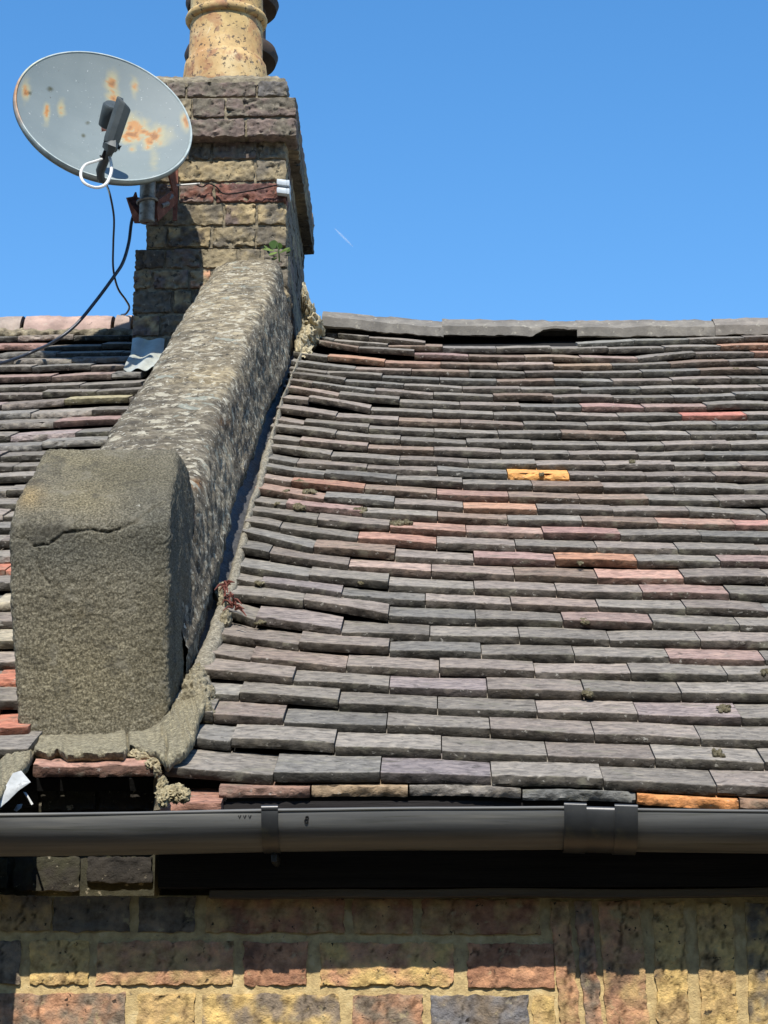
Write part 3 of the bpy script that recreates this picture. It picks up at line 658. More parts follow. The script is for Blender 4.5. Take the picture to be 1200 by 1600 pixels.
# -- end block
P, Fc, N = roundbox((1, 1, 1), (130, 120, 210), .0)
P, Fc = boxgrid(120, 100, 220); P = P.copy()
u = P[:, 0]*2; v = P[:, 1]+.5; wv = P[:, 2]+.5
dims = np.array([.262, .48, .54]); Q, _f, N = roundbox(dims, (120, 100, 220), .015)
un = Q[:, 0]/dims[0]; vn = Q[:, 1]/dims[1]+.5; wn = Q[:, 2]/dims[2]+.5
Yb = 3.582+vn*.48
ztop = np.interp(Yb, [3.55, 3.582, 3.62, 3.70, 3.80, 3.90, 4.07], [2.618, 2.645, 2.690, 2.756, 2.834, 2.845, 2.805])
zb = 2.235
Z = zb+(ztop-zb)*wn
k = np.clip((Z-2.30)/.33, 0, 1.6)
XL = -.670-.026*np.minimum(k, 1)+.012*np.maximum(0, k-1)*1.6; XR = -.430-.004*np.minimum(k, 1)-.022*np.maximum(0, k-1)
X = (XL+XR)/2+un*(XR-XL)
Yb = Yb+ .006*np.sin(Z*9)
B = np.stack([X, Yb, Z], 1)
nn = fbv(B, 9, 1, 2)*.004+fbv(B, 70, 5, 3)*.0018+fbv(B, 180, 9, 2)*.0016
Nn = np.stack([np.sign(un)*(np.abs(un) > .49), (vn > .98)*1.0-(vn < .02)*1.0, (wn > .98)*1.0], 1)
Nn[np.linalg.norm(Nn, axis=1) < .1] = 0; ln = np.linalg.norm(N, axis=1); Nn = np.where(ln[:, None] > .5, N, Nn)
B = B+Nn*nn[:, None]
px, py = proj(B)
front = (vn < .6)
cr1 = [(28,835),(45,845),(62,862),(58,880),(62,893),(78,912)]; cr2 = [(52,853),(75,851),(92,838),(110,831),(140,827),(167,832),(190,826),(213,815),(225,803),(238,795),(262,784),(275,770)]
cr3 = [(14,830),(24,838),(36,844)]
wob_ = fbv(B, 90, 3, 2)*2.5
for cpoly, dep, wd in ((cr1, .005, 1.5), (cr2, .008, 2.0), (cr3, .004, 1.4)):
    d = seg_dist(px, py+wob_, cpoly); B[:, 1] += front*dep*.55*np.exp(-(d/wd)**2)
c = np.ones((len(B), 3))
def tint(c, m, colr): return c*(1-m[:, None])+c*np.array(colr)*m[:, None]
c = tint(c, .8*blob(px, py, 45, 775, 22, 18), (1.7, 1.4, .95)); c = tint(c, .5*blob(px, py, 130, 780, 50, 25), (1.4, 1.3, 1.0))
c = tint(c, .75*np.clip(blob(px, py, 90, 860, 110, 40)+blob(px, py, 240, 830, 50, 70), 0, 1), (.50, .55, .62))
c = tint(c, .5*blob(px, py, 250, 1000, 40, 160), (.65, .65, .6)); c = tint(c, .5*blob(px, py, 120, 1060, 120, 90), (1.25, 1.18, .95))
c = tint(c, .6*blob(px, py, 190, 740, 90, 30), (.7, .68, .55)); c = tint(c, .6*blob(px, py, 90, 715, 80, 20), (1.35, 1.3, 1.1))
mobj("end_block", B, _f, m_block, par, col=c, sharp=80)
# -- coping running up the slope
ns, nc = 420, 110
sect = np.array([(-.690,-.03),(-.692,.06),(-.690,.14),(-.685,.185),(-.672,.212),(-.64,.222),(-.60,.226),(-.54,.229),(-.50,.229),(-.468,.228),(-.452,.218),(-.444,.192),(-.437,.145),(-.430,.105),(-.426,.080),(-.420,.066),(-.4215,.050),(-.432,.040),(-.440,.0),(-.440,-.03)])
sl = np.concatenate([[0], np.cumsum(np.hypot(*np.diff(sect, axis=0).T))]); sl /= sl[-1]
tt = np.linspace(0, 1, nc); SX = np.interp(tt, sl, sect[:, 0]); SH = np.interp(tt, sl, sect[:, 1])
for _ in range(1): SX[1:-1] = (SX[:-2]+SX[1:-1]*2+SX[2:])/4; SH[1:-1] = (SH[:-2]+SH[1:-1]*2+SH[2:])/4
V = []
gx = np.gradient(SX); gh = np.gradient(SH); gl = np.hypot(gx, gh); NX = -gh/gl*-1; NH = gx/gl
NX = -gh/gl; 
for i in range(ns):
    a = i/(ns-1); Y = 3.80+(6.33-3.80)*a
    hs = float(np.interp(Y, [3.9, 4.1, 4.6, 5.2, 5.6, 6.3], [.88, 1.0, 1.04, 1.06, 1.12, 1.20]))+.015*sin(Y*5.1)
    xw = .006*sin(Y*3.3+1)+.004*sin(Y*7.7)
    low = np.clip((4.6-Y)/.7, 0, 1)
    for jx in range(nc):
        hx = SH[jx]*hs if SH[jx] > .06 else SH[jx]
        right = SX[jx] > -.47
        X = SX[jx]+(xw if SX[jx] > -.5 else .004*sin(Y*4))+(.034*max(0, (Y-4.7)/1.6)*np.clip((-.56-SX[jx])/.10, 0, 1))
        if right and SH[jx] > .05: hx += -.012*low*(SX[jx]+.47)/.05
        if SX[jx] > -.45 and SH[jx] < .067: X = X*(1-low)+(-.424)*low
        p = roofpt(X, Y, 0); p = p+RN*hx
        n1 = fb(p, 9, 2, 3)*.0055+fb((p[0]*.6, p[1], p[2]), 38, 5, 4)*.0052+fb(p, 120, 8, 2)*.0018
        V.append(p+(np.array([1, 0, 0])*NX[jx]*-1*-1+RN*NH[jx])*n1)
V = np.array(V); px, py = proj(V)
vis = np.ones(len(V))
hc = [[(262,700),(275,722),(284,745),(290,790),(300,830),(311,880),(318,900)], [(410,480),(408,520),(398,532),(385,540)], [(372,625),(384,655),(392,690),(398,700)], [(362,670),(372,700),(380,730)],
      [(318,800),(335,830),(352,880),(352,900)], [(340,700),(345,735)], [(255,600),(300,592),(340,600)]]
wob_ = fbv(V, 50, 3, 2)*3
for k_, poly in enumerate(hc):
    d = seg_dist(px+wob_, py, poly); V -= RN*(.009*np.exp(-(d/1.8)**2))[:, None]
c = np.ones((len(V), 3))
relh = np.tile(SX, ns)
c = tint(c, np.clip(.8*blob(px, py, 350, 470, 110, 100)+.5*blob(px, py, 330, 600, 60, 30), 0, 1)*(relh < -.46), (1.75, 1.68, 1.5))
c = tint(c, .8*np.clip(blob(px, py, 355, 735, 22, 45), 0, 1), (2.0, 2.0, 1.95)); c = tint(c, .7*blob(px, py, 345, 585, 60, 12), (1.7, 1.65, 1.5))
c = tint(c, .9*blob(px, py, 308, 756, 10, 8), (1.1, .55, .2)); c = tint(c, .8*blob(px, py, 350, 660, 9, 6), (1.1, .6, .25)); c = tint(c, .8*blob(px, py, 298, 805, 5, 16), (1.0, .5, .3))
mobj("coping", V, grid_faces(nc, ns, flip=True), m_hump, par, col=c, sharp=85)
# lichen ridge lumps
def lump(mb, c, rx, ry, rz, seed, col=(1, 1, 1), axes=None, nz_=.35, n=(18, 12), sc=2.2):
    V = []; nu, nv = n
    ax = axes if axes is not None else (np.array([1, 0, 0]), np.array([0, 1, 0]), np.array([0, 0, 1]))
    for j in range(nv):
        th = pi*(j+.02)/(nv-.96)
        for i in range(nu):
            ph = 2*pi*i/nu; d = np.array([sin(th)*cos(ph), sin(th)*sin(ph), cos(th)])
            k = 1+nz_*fb(d*1.0, sc, seed, 3)
            V.append(np.asarray(c)+k*(ax[0]*d[0]*rx+ax[1]*d[1]*ry+ax[2]*d[2]*rz))
    mb.add(V, grid_faces(nu, nv, wrapu=True, flip=True)+[tuple(range(nu)), tuple(range((nv-1)*nu, nv*nu))[::-1]], col)
RA = (np.array([1.0, 0, 0]), RS, RN)
# -- bitumen strip in the valley
fl_l = [(250,1135),(300,1050),(320,1010),(346,938),(359,904),(373,857),(389,797),(400,762),(409,722),(425,680),(430,657),(451,603),(462,575),(470,556)]
fl_r = [(310,1140),(328,1072),(348,1004),(362,948),(377,896),(398,801),(417,743),(427,705),(431,680),(442,640),(456,601),(466,575),(474,556)]
def along(poly, y):
    a = sorted(poly, key=lambda p: p[1]); return float(np.interp(y, [p[1] for p in a], [p[0] for p in a]))
V = []; m_ = 160
for i in range(m_):
    y_ = 1140-(1140-548)*(i/(m_-1))
    b = onroof(along(fl_l, y_)+3, y_, -.004); a = np.array([-.446, b[1], b[2]])
    for t in np.linspace(0, 1, 8):
        p = a+(b-a)*t+RN*(-.012*sin(pi*t)*0-.006+.006*(1-t)**2*3)
        p = p+RN*(fb(p, 30, 4, 3)*.005); V.append(p)
mobj("bitumen_strip", V, grid_faces(8, m_), m_tar, par)
# -- mortar fillet along the slope
V = []; m_ = 330; nc_ = 16
for i in range(m_):
    y_ = 1110-(1110-552)*(i/(m_-1))
    jit = fb((y_*.02, 0, 0), 1.6, 3, 3)*3.5
    a = onroof(along(fl_l, y_)+jit*.5, y_, 0); b = onroof(along(fl_r, y_)+jit, y_, 0); wd = np.linalg.norm(b-a)
    for jx in range(nc_):
        t = jx/(nc_-1); hgt = (.010+.009*sin(pi*min(1, t*1.0))**.6) if 0 < t < 1 else (-.006 if t == 0 else .004)
        p = a+(b-a)*t+RN*hgt
        nn = fb(p, 35, 4, 3)*.004+fb(p, 110, 2, 2)*.002
        V.append(p+RN*nn+np.array([nn*.8, 0, 0]))
mobj("mortar_fillet", V, grid_faces(nc_, m_, flip=False), m_fillet, par, col=np.ones((len(V), 3)), sharp=80)
# -- skirt of mortar at the foot of the end block, wrapping its right corner
top_l = [(-60,1260),(-25,1205),(8,1150),(30,1148),(60,1150),(120,1148),(180,1143),(225,1137),(248,1128),(262,1116),(275,1090),(290,1060),(312,1030)]
toe_l = [(-90,1330),(-30,1285),(4,1238),(34,1205),(52,1172),(78,1178),(90,1173),(104,1181),(150,1180),(192,1180),(204,1164),(243,1180),(262,1197),(290,1178),(304,1150),(312,1120),(322,1098)]
def resamp(poly, n):
    q = np.array(poly, float); d = np.concatenate([[0], np.cumsum(np.hypot(*np.diff(q, axis=0).T))]); t = np.linspace(0, d[-1], n)
    return np.stack([np.interp(t, d, q[:, 0]), np.interp(t, d, q[:, 1])], 1)
m_ = 300; tp = resamp(top_l, m_); to = resamp(toe_l, m_); V = []
for i in range(m_):
    a2, b2 = tp[i], to[i]
    sidew = np.clip((a2[0]-255)/20, 0, 1); 
    a = onY(a2[0], a2[1], 3.586) if a2[0] < 258 else onroof(a2[0], a2[1], .02)
    if 250 < a2[0] < 275:
        k = (a2[0]-250)/25; a = onY(a2[0], a2[1], 3.586)*(1-k)+onroof(a2[0], a2[1], .02)*k
    jg = fb((i*.03, 1, 2), 1.0, 4, 3)*2.5
    b = onroof(b2[0]+jg*.4, b2[1]+jg, .032)
    prof = [(0, -.012), (0, 0), (.12, .001), (.3, .001), (.5, .002), (.7, .004), (.9, .006), (.985, .003), (1.0, -.005), (.99, -.011), (.93, -.016)]
    for t, o in prof:
        p = a+(b-a)*t+(RN*.8+np.array([0, -.5, 0]))*o
        nn = fb(p, 12, 4, 2)*.005+fb(p, 60, 2, 4)*.004
        V.append(p+(RN+np.array([0, -.6, 0]))*nn)
c = np.ones((len(V), 3))*np.array([.95, .93, .80]); px, py = proj(np.array(V))
V = np.array(V)
for poly in ([(8,1150),(25,1165),(52,1163),(60,1152)], [(198,1142),(200,1165),(206,1180)], [(258,1185),(262,1160),(252,1140)], [(52,1150),(50,1180)]):
    d = seg_dist(px, py, poly); V -= (RN+np.array([0, -.6, 0]))*(.007*np.exp(-(d/2.0)**2))[:, None]
mobj("mortar_skirt", V, grid_faces(11, m_, flip=False), m_fillet, par, col=c, sharp=80)
# lumps where the fillet has broken by the corner
lb = MB()
for (x, y_, rx, ry, rz, cc) in [(303,1075,.022,.035,.022,1),(312,1090,.02,.03,.02,1.05),(318,1110,.015,.02,.018,1.1),(325,1118,.012,.014,.016,.85),(300,1098,.018,.012,.02,.9),(308,1060,.016,.04,.016,.9),(328,1085,.010,.02,.014,.95),(345,925,.012,.03,.018,1.15),(350,945,.012,.03,.02,1.1),(353,968,.010,.03,.018,1.05)]:
    lump(lb, onroof(x, y_, .012), rx, ry, rz, random.random()*40, (cc, cc*.97, cc*.85), RA, .3, n=(30, 22), sc=3)
lb.obj("mortar_lumps", m_fillet, par)
# creasing tile under the skirt, brick corbel behind it
ct = MB(); tile(ct, onroof(50, 1214, .004), onroof(246, 1214, .004), (.36, .21, .16), chips=1.6, tilt=0, t=.016, length=.035)
ct.obj("creasing_tile", m_tile, par)['label'] = 'long pink red clay tile below the mortar skirt'
cb = MB(); CY = 3.472
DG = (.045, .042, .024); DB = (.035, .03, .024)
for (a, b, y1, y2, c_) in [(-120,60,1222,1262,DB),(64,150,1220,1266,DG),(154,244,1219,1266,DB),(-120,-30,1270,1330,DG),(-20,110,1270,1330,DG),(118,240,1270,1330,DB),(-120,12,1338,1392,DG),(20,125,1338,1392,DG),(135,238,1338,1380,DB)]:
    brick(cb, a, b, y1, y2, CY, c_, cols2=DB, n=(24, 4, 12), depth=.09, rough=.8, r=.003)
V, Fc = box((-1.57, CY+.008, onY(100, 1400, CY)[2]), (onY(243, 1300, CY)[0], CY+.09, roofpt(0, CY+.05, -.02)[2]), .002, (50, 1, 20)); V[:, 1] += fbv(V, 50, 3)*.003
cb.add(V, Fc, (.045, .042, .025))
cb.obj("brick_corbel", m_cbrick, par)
# verge strip of pale mortar beside the corbel
V, Fc = tube([onY(247+random.uniform(-1, 1), y_, 3.44) for y_ in range(1206, 1268, 6)], .006, 7); V += fbv(V, 70, 2)[:, None]*.004
mobj("verge_mortar", V, Fc, m_cmortar, par)

# ============================================================ CHIMNEY
chim = empty("chimney_stack", (-.65, 6.75, 3.9), "weathered brick chimney stack with two clay pots at the head of the parapet", "chimney")
CFY = 6.30; BKY = 7.22
def X_(x, y): return onY(x, y, CFY)[0]
def Z_(y): return onY(340, y, CFY)[2]
ch = MB()
CG = (.15, .13, .098); CP = (.165, .125, .105); CY_ = (.36, .28, .155); CO = (.27, .22, .135); CR = (.20, .09, .065); CD = (.10, .085, .068)
def cbrick(x1, x2, y1_, y2_, z1, z2, colr, rough=1.0, n=None, r=.0045, mb=ch, c2=None):
    dims = (x2-x1, y2_-y1_, z2-z1); n = n or (max(4, int(dims[0]/.005)), max(4, int(dims[1]/.012)), 13)
    P, Fc, N = roundbox(dims, n, r); c = np.array([(x1+x2)/2, (y1_+y2_)/2, (z1+z2)/2]); sd = random.uniform(0, 60)
    P = P+c; rel = (P-c)/np.array(dims)*2
    hf = fbv(P, 75, sd+3, 4); d = (fbv(P, 14, sd, 2)*.0016+hf*.0062-np.clip(fbv(P, 38, sd+13, 2)-.4, 0, 1)*.022)*rough
    P[:, 1] -= d*(rel[:, 1] < 0); P[:, 0] += d*.7*(rel[:, 0] > .5)-d*.7*(rel[:, 0] < -.5); P[:, 2] += fbv(P, 48, sd+7, 4)*.0044*rough*np.sign(rel[:, 2])*(np.abs(rel[:, 2]) > .8)
    cc = np.tile(np.array(colr)*random.uniform(.9, 1.12), (len(P), 1))
    if c2 is None: c2 = random.choice([CG, CO, CD, CP])
    if c2 is not None:
        k = np.clip(fbv(P, 20, sd+4, 4)*2.2+.5, 0, 1)[:, None]; cc = cc*(1-k)+np.array(c2)*k
    cc = cc*(1+.35*np.clip(hf, -1, 1))[:, None]
    mb.add(P, Fc, cc)
def ccourse(yt, yb, joints, xl, xr, cols, fy=CFY, jt=.006, mb=ch, side=True):
    zt = onY(340, yt, fy)[2]-.0025; zb = onY(340, yb, fy)[2]+.0025; js = [xl]+joints+[xr]
    W = [onY(x, (yt+yb)/2, fy)[0] for x in js]
    for i in range(len(W)-1):
        last = i == len(W)-2; dp = .105
        c = cols[i % len(cols)]; c2 = None
        if isinstance(c[0], tuple): c, c2 = c
        cbrick(W[i]+(jt/2 if i else 0), W[i+1]-(0 if last else jt/2), fy, fy+dp, zb, zt, c, mb=mb, c2=c2)
    if side:
        y0 = fy+.115; k = 0; off = random.choice([.1, .21])
        while y0 < BKY:
            y1 = min(BKY, y0+off); cbrick(W[-1]-.105, W[-1], y0, y1, zb, zt, random.choice([CG, CD, CP]), n=(4, 10, 6), mb=mb)
            cbrick(W[0], W[0]+.105, y0, y1, zb, zt, random.choice([CG, CD, CP]), n=(4, 8, 5), mb=mb)
            y0 = y1+.01; off = .21
XLm = 228
ccourse(217, 249, [262, 331, 402], XLm, 447, [CD, CG, CG, CG])
ccourse(250, 284, [270, 399], XLm, 447, [CO, (CO, CY_), (CG, CO)])
ccourse(285, 317, [240, 279, 335], XLm, 447, [CR, CP, (CR, CP), (CR, (.13, .07, .06))])
ccourse(318, 352, [250, 350, 401], XLm+2, 447, [CG, (CO, CG), CY_, (CG, CY_)])
ccourse(353, 386, [262, 330, 400], XLm+1, 447, [CD, CY_, (CG, CO), (CG, CO)])
ccourse(387, 419, [258, 315, 372, 410], 211, 449, [CD, CG, CO, CG, CG])
ccourse(420, 451, [238, 296, 330, 390], 209, 450, [CP, CP, (PIN, CO), CG, CG])
ccourse(452, 489, [270, 300, 350, 400], 207, 452, [CG, CY_, CG, CG, CG])
ccourse(490, 524, [250, 310, 370], 206, 453, [CY_, CO, CG, CG])
ccourse(525, 560, [260, 330, 400], 206, 455, [CO, CG, CG])
sb = ch.obj("stack_brickwork", m_cbrick, chim)
# oversailing cap courses
cap = MB()
ccourse(126, 152, [262, 291, 401], 226, 449, [CG, CG, CG, (.13, .12, .11)], fy=CFY-.004, mb=cap, jt=.006)
ccourse(152, 183, [300, 352], 214, 463, [CG, (CP, CG), (CP, CG)], fy=CFY-.040, mb=cap, jt=.004)
ccourse(184, 214, [290, 384], 212, 463, [CP, (CP, CG), (CP, CG)], fy=CFY-.044, mb=cap, jt=.007)
co_ = cap.obj("cap_courses", m_cbrick, chim); co_['label'] = 'three oversailing lichened brick courses under the pots'
core = MB()
for (xl, xr, yt, yb, fy) in ((XLm, 447, 122, 388, CFY), (210, 451, 386, 600, CFY), (217, 459, 150, 214, CFY-.038)):
    x1 = onY(xl, (yt+yb)/2, fy)[0]+.006; x2 = onY(xr, (yt+yb)/2, fy)[0]-.006
    V, Fc = box((x1, fy+.007, onY(340, yb, fy)[2]+.003), (x2, BKY-.01, onY(340, yt, fy)[2]-.003), .002, (50, 20, 60 if yb > 300 and yt < 200 else 20))
    V[:, 1] += fbv(V, 60, 2, 3)*.004*(V[:, 1] < fy+.05); V[:, 0] += fbv(V, 60, 6, 2)*.004
    core.add(V, Fc)
core.obj("mortar_core", m_cmortar, sb)
# flaunching
Zc = onY(340, 124, CFY)[2]
V = []; nu_, nv_ = 90, 40; x1 = onY(228, 124, CFY)[0]; x2 = onY(446, 124, CFY)[0]
PC = [(onY(353, 60, 6.47)[0], 6.475), (onY(361, 60, 6.95)[0], 6.97)]
for j in range(nv_):
    Yv = CFY+.004+(BKY-CFY-.01)*j/(nv_-1)
    for i in range(nu_):
        Xv = x1+(x2-x1)*i/(nu_-1); e = min(Xv-x1, x2-Xv, Yv-CFY, BKY-Yv)
        hgt = .058*min(1, max(0, e)/.10)**.7
        p = np.array([Xv, Yv, Zc-.004+hgt]); p[2] += fb(p, 14, 3, 3)*.010+fb(p, 50, 3, 2)*.004; V.append(p)
V2 = list(V); nb = len(V)
Fc = grid_faces(nu_, nv_)
rim_ = [i for i in range(nu_)]+[j*nu_+nu_-1 for j in range(1, nv_)]+[(nv_-1)*nu_+i for i in range(nu_-2, -1, -1)]+[j*nu_ for j in range(nv_-2, 0, -1)]
for k_ in rim_: V2.append(V[k_]-np.array([0, 0, .02]))
for a in range(len(rim_)):
    b = (a+1) % len(rim_); Fc.append((rim_[b], rim_[a], nb+a, nb+b))
mobj("flaunching", V2, Fc, m_cmortar, chim)
# pots
def pot(cx, cy, z0, R0, prof, mat, label):
    V, Fc = lathe(prof, (cx, cy, z0), n=72)
    V = V+np.stack([fbv(V, 25, 2, 3)*.0012, fbv(V, 25, 5, 3)*.0012, V[:, 0]*0], 1)
    c = np.ones((len(V), 3)); px, py = proj(V)
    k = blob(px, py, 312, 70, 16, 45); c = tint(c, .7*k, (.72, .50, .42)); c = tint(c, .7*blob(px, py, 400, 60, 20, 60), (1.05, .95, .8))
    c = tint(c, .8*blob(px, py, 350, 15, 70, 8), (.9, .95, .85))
    o = mobj("chimney_pot", V, Fc, mat, chim, col=c, sharp=50); o['label'] = label
def zp(y, x, Y): return onY(x, y, Y)[2]
Z0 = Zc+.02; R = .1135
zr1 = zp(33, 353, 6.475)-Z0; zc1 = zp(100, 353, 6.475)-Z0
prof = [(R+.016, -.03), (R+.016, zc1-.045), (R+.012, zc1-.012), (R+.004, zc1), (R, zc1+.008), (R-.002, zr1-.018), (R+.006, zr1-.016), (R+.012, zr1-.008), (R+.013, zr1), (R+.010, zr1+.008), (R-.001, zr1+.014), (R-.004, zr1+.16),
        (R+.01, zr1+.19), (R+.03, zr1+.205), (R+.032, zr1+.235), (R+.01, zr1+.25), (R-.02, zr1+.25), (R-.022, zr1+.1), (R-.022, 0)]
pot(PC[0][0], PC[0][1], Z0, R, prof, m_pot, 'buff yellow clay pot at the front of the stack')
zb1 = zp(90, 360, 6.97)-Z0; zb2 = zp(8, 355, 6.97)-Z0
prof = [(R, -.03), (R, zb1-.03), (R+.034, zb1-.022), (R+.042, zb1), (R+.034, zb1+.022), (R, zb1+.03), (R, zb2-.03), (R+.034, zb2-.022), (R+.042, zb2), (R+.034, zb2+.022), (R, zb2+.03), (R, zb2+.2), (R-.02, zb2+.2), (R-.02, 0)]
pot(PC[1][0], PC[1][1], Z0, R, prof, m_dpot, 'dark clay pot with rolled collars at the back of the stack')
# flashing sheet at the left foot
V = []
for i in range(14):
    u_ = i/13
    x_t = 207+50*u_; x_b = 193+(48)*u_
    a = onY(x_t, 529+1*u_, CFY-.012); b = onroof(x_t-2, 553, .024); c_ = onroof(x_b, 577+2*sin(u_*5), .020)
    for t in np.linspace(0, 1, 7): p = a+(b-a)*t; V.append(p+np.array([0, -1, .3])*.006*sin(u_*9+t*2))
    for t in np.linspace(0, 1, 7)[1:]: p = b+(c_-b)*t; V.append(p+RN*.006*sin(u_*11+t*3))
V = np.array(V); Fc = grid_faces(13, 14, flip=True); V = np.vstack([V, V-RN*.002+np.array([0, .002, 0])]); Fc += [tuple(i+182 for i in f[::-1]) for f in grid_faces(13, 14, flip=True)]
mobj("lead_flashing", V, Fc, m_lead, chim)['label'] = 'pale crumpled lead sheet at the left foot of the stack'
# yellow mortar haunching on the right foot
hb = MB()
for (x, y_, Yv, rx, ry, rz) in [(477,478,6.45,.012,.10,.04),(484,500,6.48,.022,.10,.045),(490,512,6.46,.03,.08,.035),(482,530,6.40,.03,.06,.035),(473,540,6.34,.022,.05,.03),(497,520,6.5,.02,.05,.025),(478,555,6.30,.02,.03,.02),(468,548,6.30,.014,.03,.035)]:
    lump(hb, onY(x, y_, Yv), rx, ry, rz, random.random()*50, (1, 1, 1), None, .28, n=(40, 30), sc=3)
hb.obj("mortar_crumbs", m_hau, chim)
V = []; tp = resamp([(473,440),(474,470),(472,505),(466,535),(462,556)], 60); to = resamp([(476,446),(489,482),(506,512),(496,533),(476,560)], 60)
for i in range(60):
    a = onY(tp[i][0], tp[i][1], 6.50-.22*i/59); b = onroof(to[i][0], min(to[i][1], 999), .012) if to[i][1] > 512 else onY(to[i][0], to[i][1], 6.54)
    for t in np.linspace(0, 1, 14):
        p = a+(b-a)*t; nn = fb(p, 22, 4, 4)*.010+fb(p, 90, 2, 2)*.003; V.append(p+np.array([.5, -.7, .5])*(nn+.006*sin(pi*t)))
mobj("mortar_haunching", V, grid_faces(14, 60), m_hau, chim)['label'] = "pale yellow mortar haunching against the right side of the stack"

# ============================================================ GUTTER
gut = empty("rain_gutter", (0.3, 3.33, 2.08), "long dark grey half round plastic gutter along the eaves", "gutter")
GF = 3.270; GR = .056
def lipz(X):
    xs = [-300, 0, 200, 420, 650, 880, 1000, 1200, 1500]; ys = [1276, 1273.5, 1271, 1266.5, 1263.5, 1262, 1265.5, 1268, 1272]
    pts = [onY(a, b, GF) for a, b in zip(xs, ys)]
    return float(np.interp(X, [p[0] for p in pts], [p[2] for p in pts]))
def gprof(r, th, up_=0.0):
    o = [(GR-r*cos(a)-0, -r*sin(a)) for a in np.linspace(0, pi, 25)]
    return o
def channel(x1, x2, r, th, n, dz=0.0, lipr=.0028, mb=None, zlift=0.0):
    V = []
    for i in range(n):
        X = x1+(x2-x1)*i/(n-1); z = lipz(X)-.002+dz
        loop = []
        for a in np.linspace(-.10, pi+.10, 29): loop.append((GR-r*cos(a), -r*sin(a)*.90))
        loop[0] = (GR-r+lipr*.2, .003); 
        inn = [(GR-(r-th)*cos(a), -(r-th)*sin(a)*.90) for a in np.linspace(pi+.10, -.10, 29)]
        for dy, dzz in loop+inn: V.append((X, GF+dy, z+dzz))
    m = 58; Fc = grid_faces(m, n, wrapu=True); Fc.append(tuple(range(m))[::-1]); Fc.append(tuple(range((n-1)*m, n*m)))
    return np.array(V), Fc
xg = lambda x: onY(x, 1300, GF)[0]
V, Fc = channel(-1.62, xg(935), GR, .0028, 110)
V = V+np.stack([V[:, 0]*0, fbv(V, 4, 1, 2)*.0008, fbv(V, 3, 2, 2)*.0008], 1)
g1 = mobj("gutter_channel", V, Fc, m_gutter, gut); g1['label'] = 'long gutter length left of the union'
V, Fc = channel(xg(936), 1.66, GR, .0028, 90); g2 = mobj("gutter_channel", V, Fc, m_gutter, gut)
g2['label'] = 'gutter length right of the union'
# lip bead
for gg, a, b in ((g1, -1.62, xg(934)), (g2, xg(938), 1.66)):
    P = [(X, GF+.001, lipz(X)) for X in np.linspace(a, b, 60)]
    V, Fc = tube(P, .0028, 8); mobj("lip_bead", V, Fc, m_gutter, gg)
V, Fc = channel(xg(882), xg(997), GR+.0035, .003, 12); un_ = mobj("union_bracket", V, Fc, m_gclip, gut); un_['label'] = 'black union clip joining the two gutter lengths'
for a, b in ((882, 917), (961, 997)):
    V, Fc = channel(xg(a), xg(b), GR+.0075, .0045, 8, dz=.002, lipr=0)
    mobj("clip_band", V, Fc, m_gclip, un_)
    P = [(X, GF-.003, lipz(X)+.003) for X in np.linspace(xg(a), xg(b), 6)]
    V, Fc = tube(P, .0045, 8); mobj("clip_hook", V, Fc, m_gclip, un_)
# fascia bracket
V, Fc = channel(xg(408), xg(434), GR+.004, .0035, 8, dz=.002); br = mobj("fascia_bracket", V, Fc, m_gclip, gut)
br['label'] = 'black bracket clipped round the gutter'
P = [(X, GF-.001, lipz(X)+.003) for X in np.linspace(xg(408), xg(434), 6)]
V, Fc = tube(P, .005, 8); mobj("clip_hook", V, Fc, m_gclip, br)
V, Fc = box((xg(419), GF+GR-.006, lipz(xg(420))-GR-.012), (xg(430), GF+2*GR+.004, lipz(xg(420))-GR+.004), .004, (3, 6, 4)); 
V[:, 2] += np.clip(V[:, 1]-(GF+GR), 0, 1)*.0; mobj("bracket_foot", V, Fc, m_gclip, br)
# printed marks
def mark(pts, r, name="printed_mark"):
    V, Fc = tube(pts, r, 5); return V, Fc
mk = MB()
def gp(x, y):
    X = xg(x); z = onY(x, y, GF)[2]; dz = lipz(X)-.002-z; a = math.asin(min(1, max(0, dz/(GR*.90)))); return np.array([X, GF+GR-(GR+.0004)*cos(a), z])
for cy, r_ in ((1277.5, 2.2), (1282.2, 2.7)):
    V, Fc = tube([gp(479+r_*cos(a)+(1280-cy)*.25, cy+r_*sin(a)) for a in np.linspace(0, 2*pi, 12)], .0007, 5); mobj('printed_mark', V, Fc, m_ink, g1)
for x in (374, 382, 390):
    V, Fc = tube([gp(x-2, 1274), gp(x, 1278), gp(x+2, 1273.5)], .0006, 5); mobj('printed_mark', V, Fc, m_ink, g1)


# ============================================================ SATELLITE DISH
DN = np.array([.36, -.857, .39]); DN /= np.linalg.norm(DN)
DC = onY(163, 180, 5.97)
ZV = np.array([0, 0, 1.0]); DV = ZV-(ZV@DN)*DN; DV /= np.linalg.norm(DV); DU = np.cross(DV, DN)*-1; DU = np.cross(DN, DV)*-1
dish = empty("satellite_dish", tuple(DC-np.array([0, 0, .3])), "grey round satellite dish with rust stains mounted on the left of the chimney", "satellite dish")
DR = .256
def dp(u, v, d): return DC+DU*u+DV*v+DN*d
def atd(x, y, d):                                             # photo point on the plane d in front of the dish rim
    r_ = ray(x, y); t = ((DC+DN*d-CAM)@DN)/(r_@DN); return CAM+r_*t
V = []; nr, na = 60, 120
for i in range(nr):
    q = (i+.001)/(nr-1)
    for k_ in range(na):
        a = 2*pi*k_/na; V.append(dp(DR*.975*q*cos(a), DR*.975*q*sin(a), -.050*(1-q*q)))
nf = len(V)
V = np.array(V); px, py = proj(V)
c = np.ones((len(V), 3)); nzv = fbv(V, 45, 3, 4); nz2 = fbv(V, 12, 7, 3)
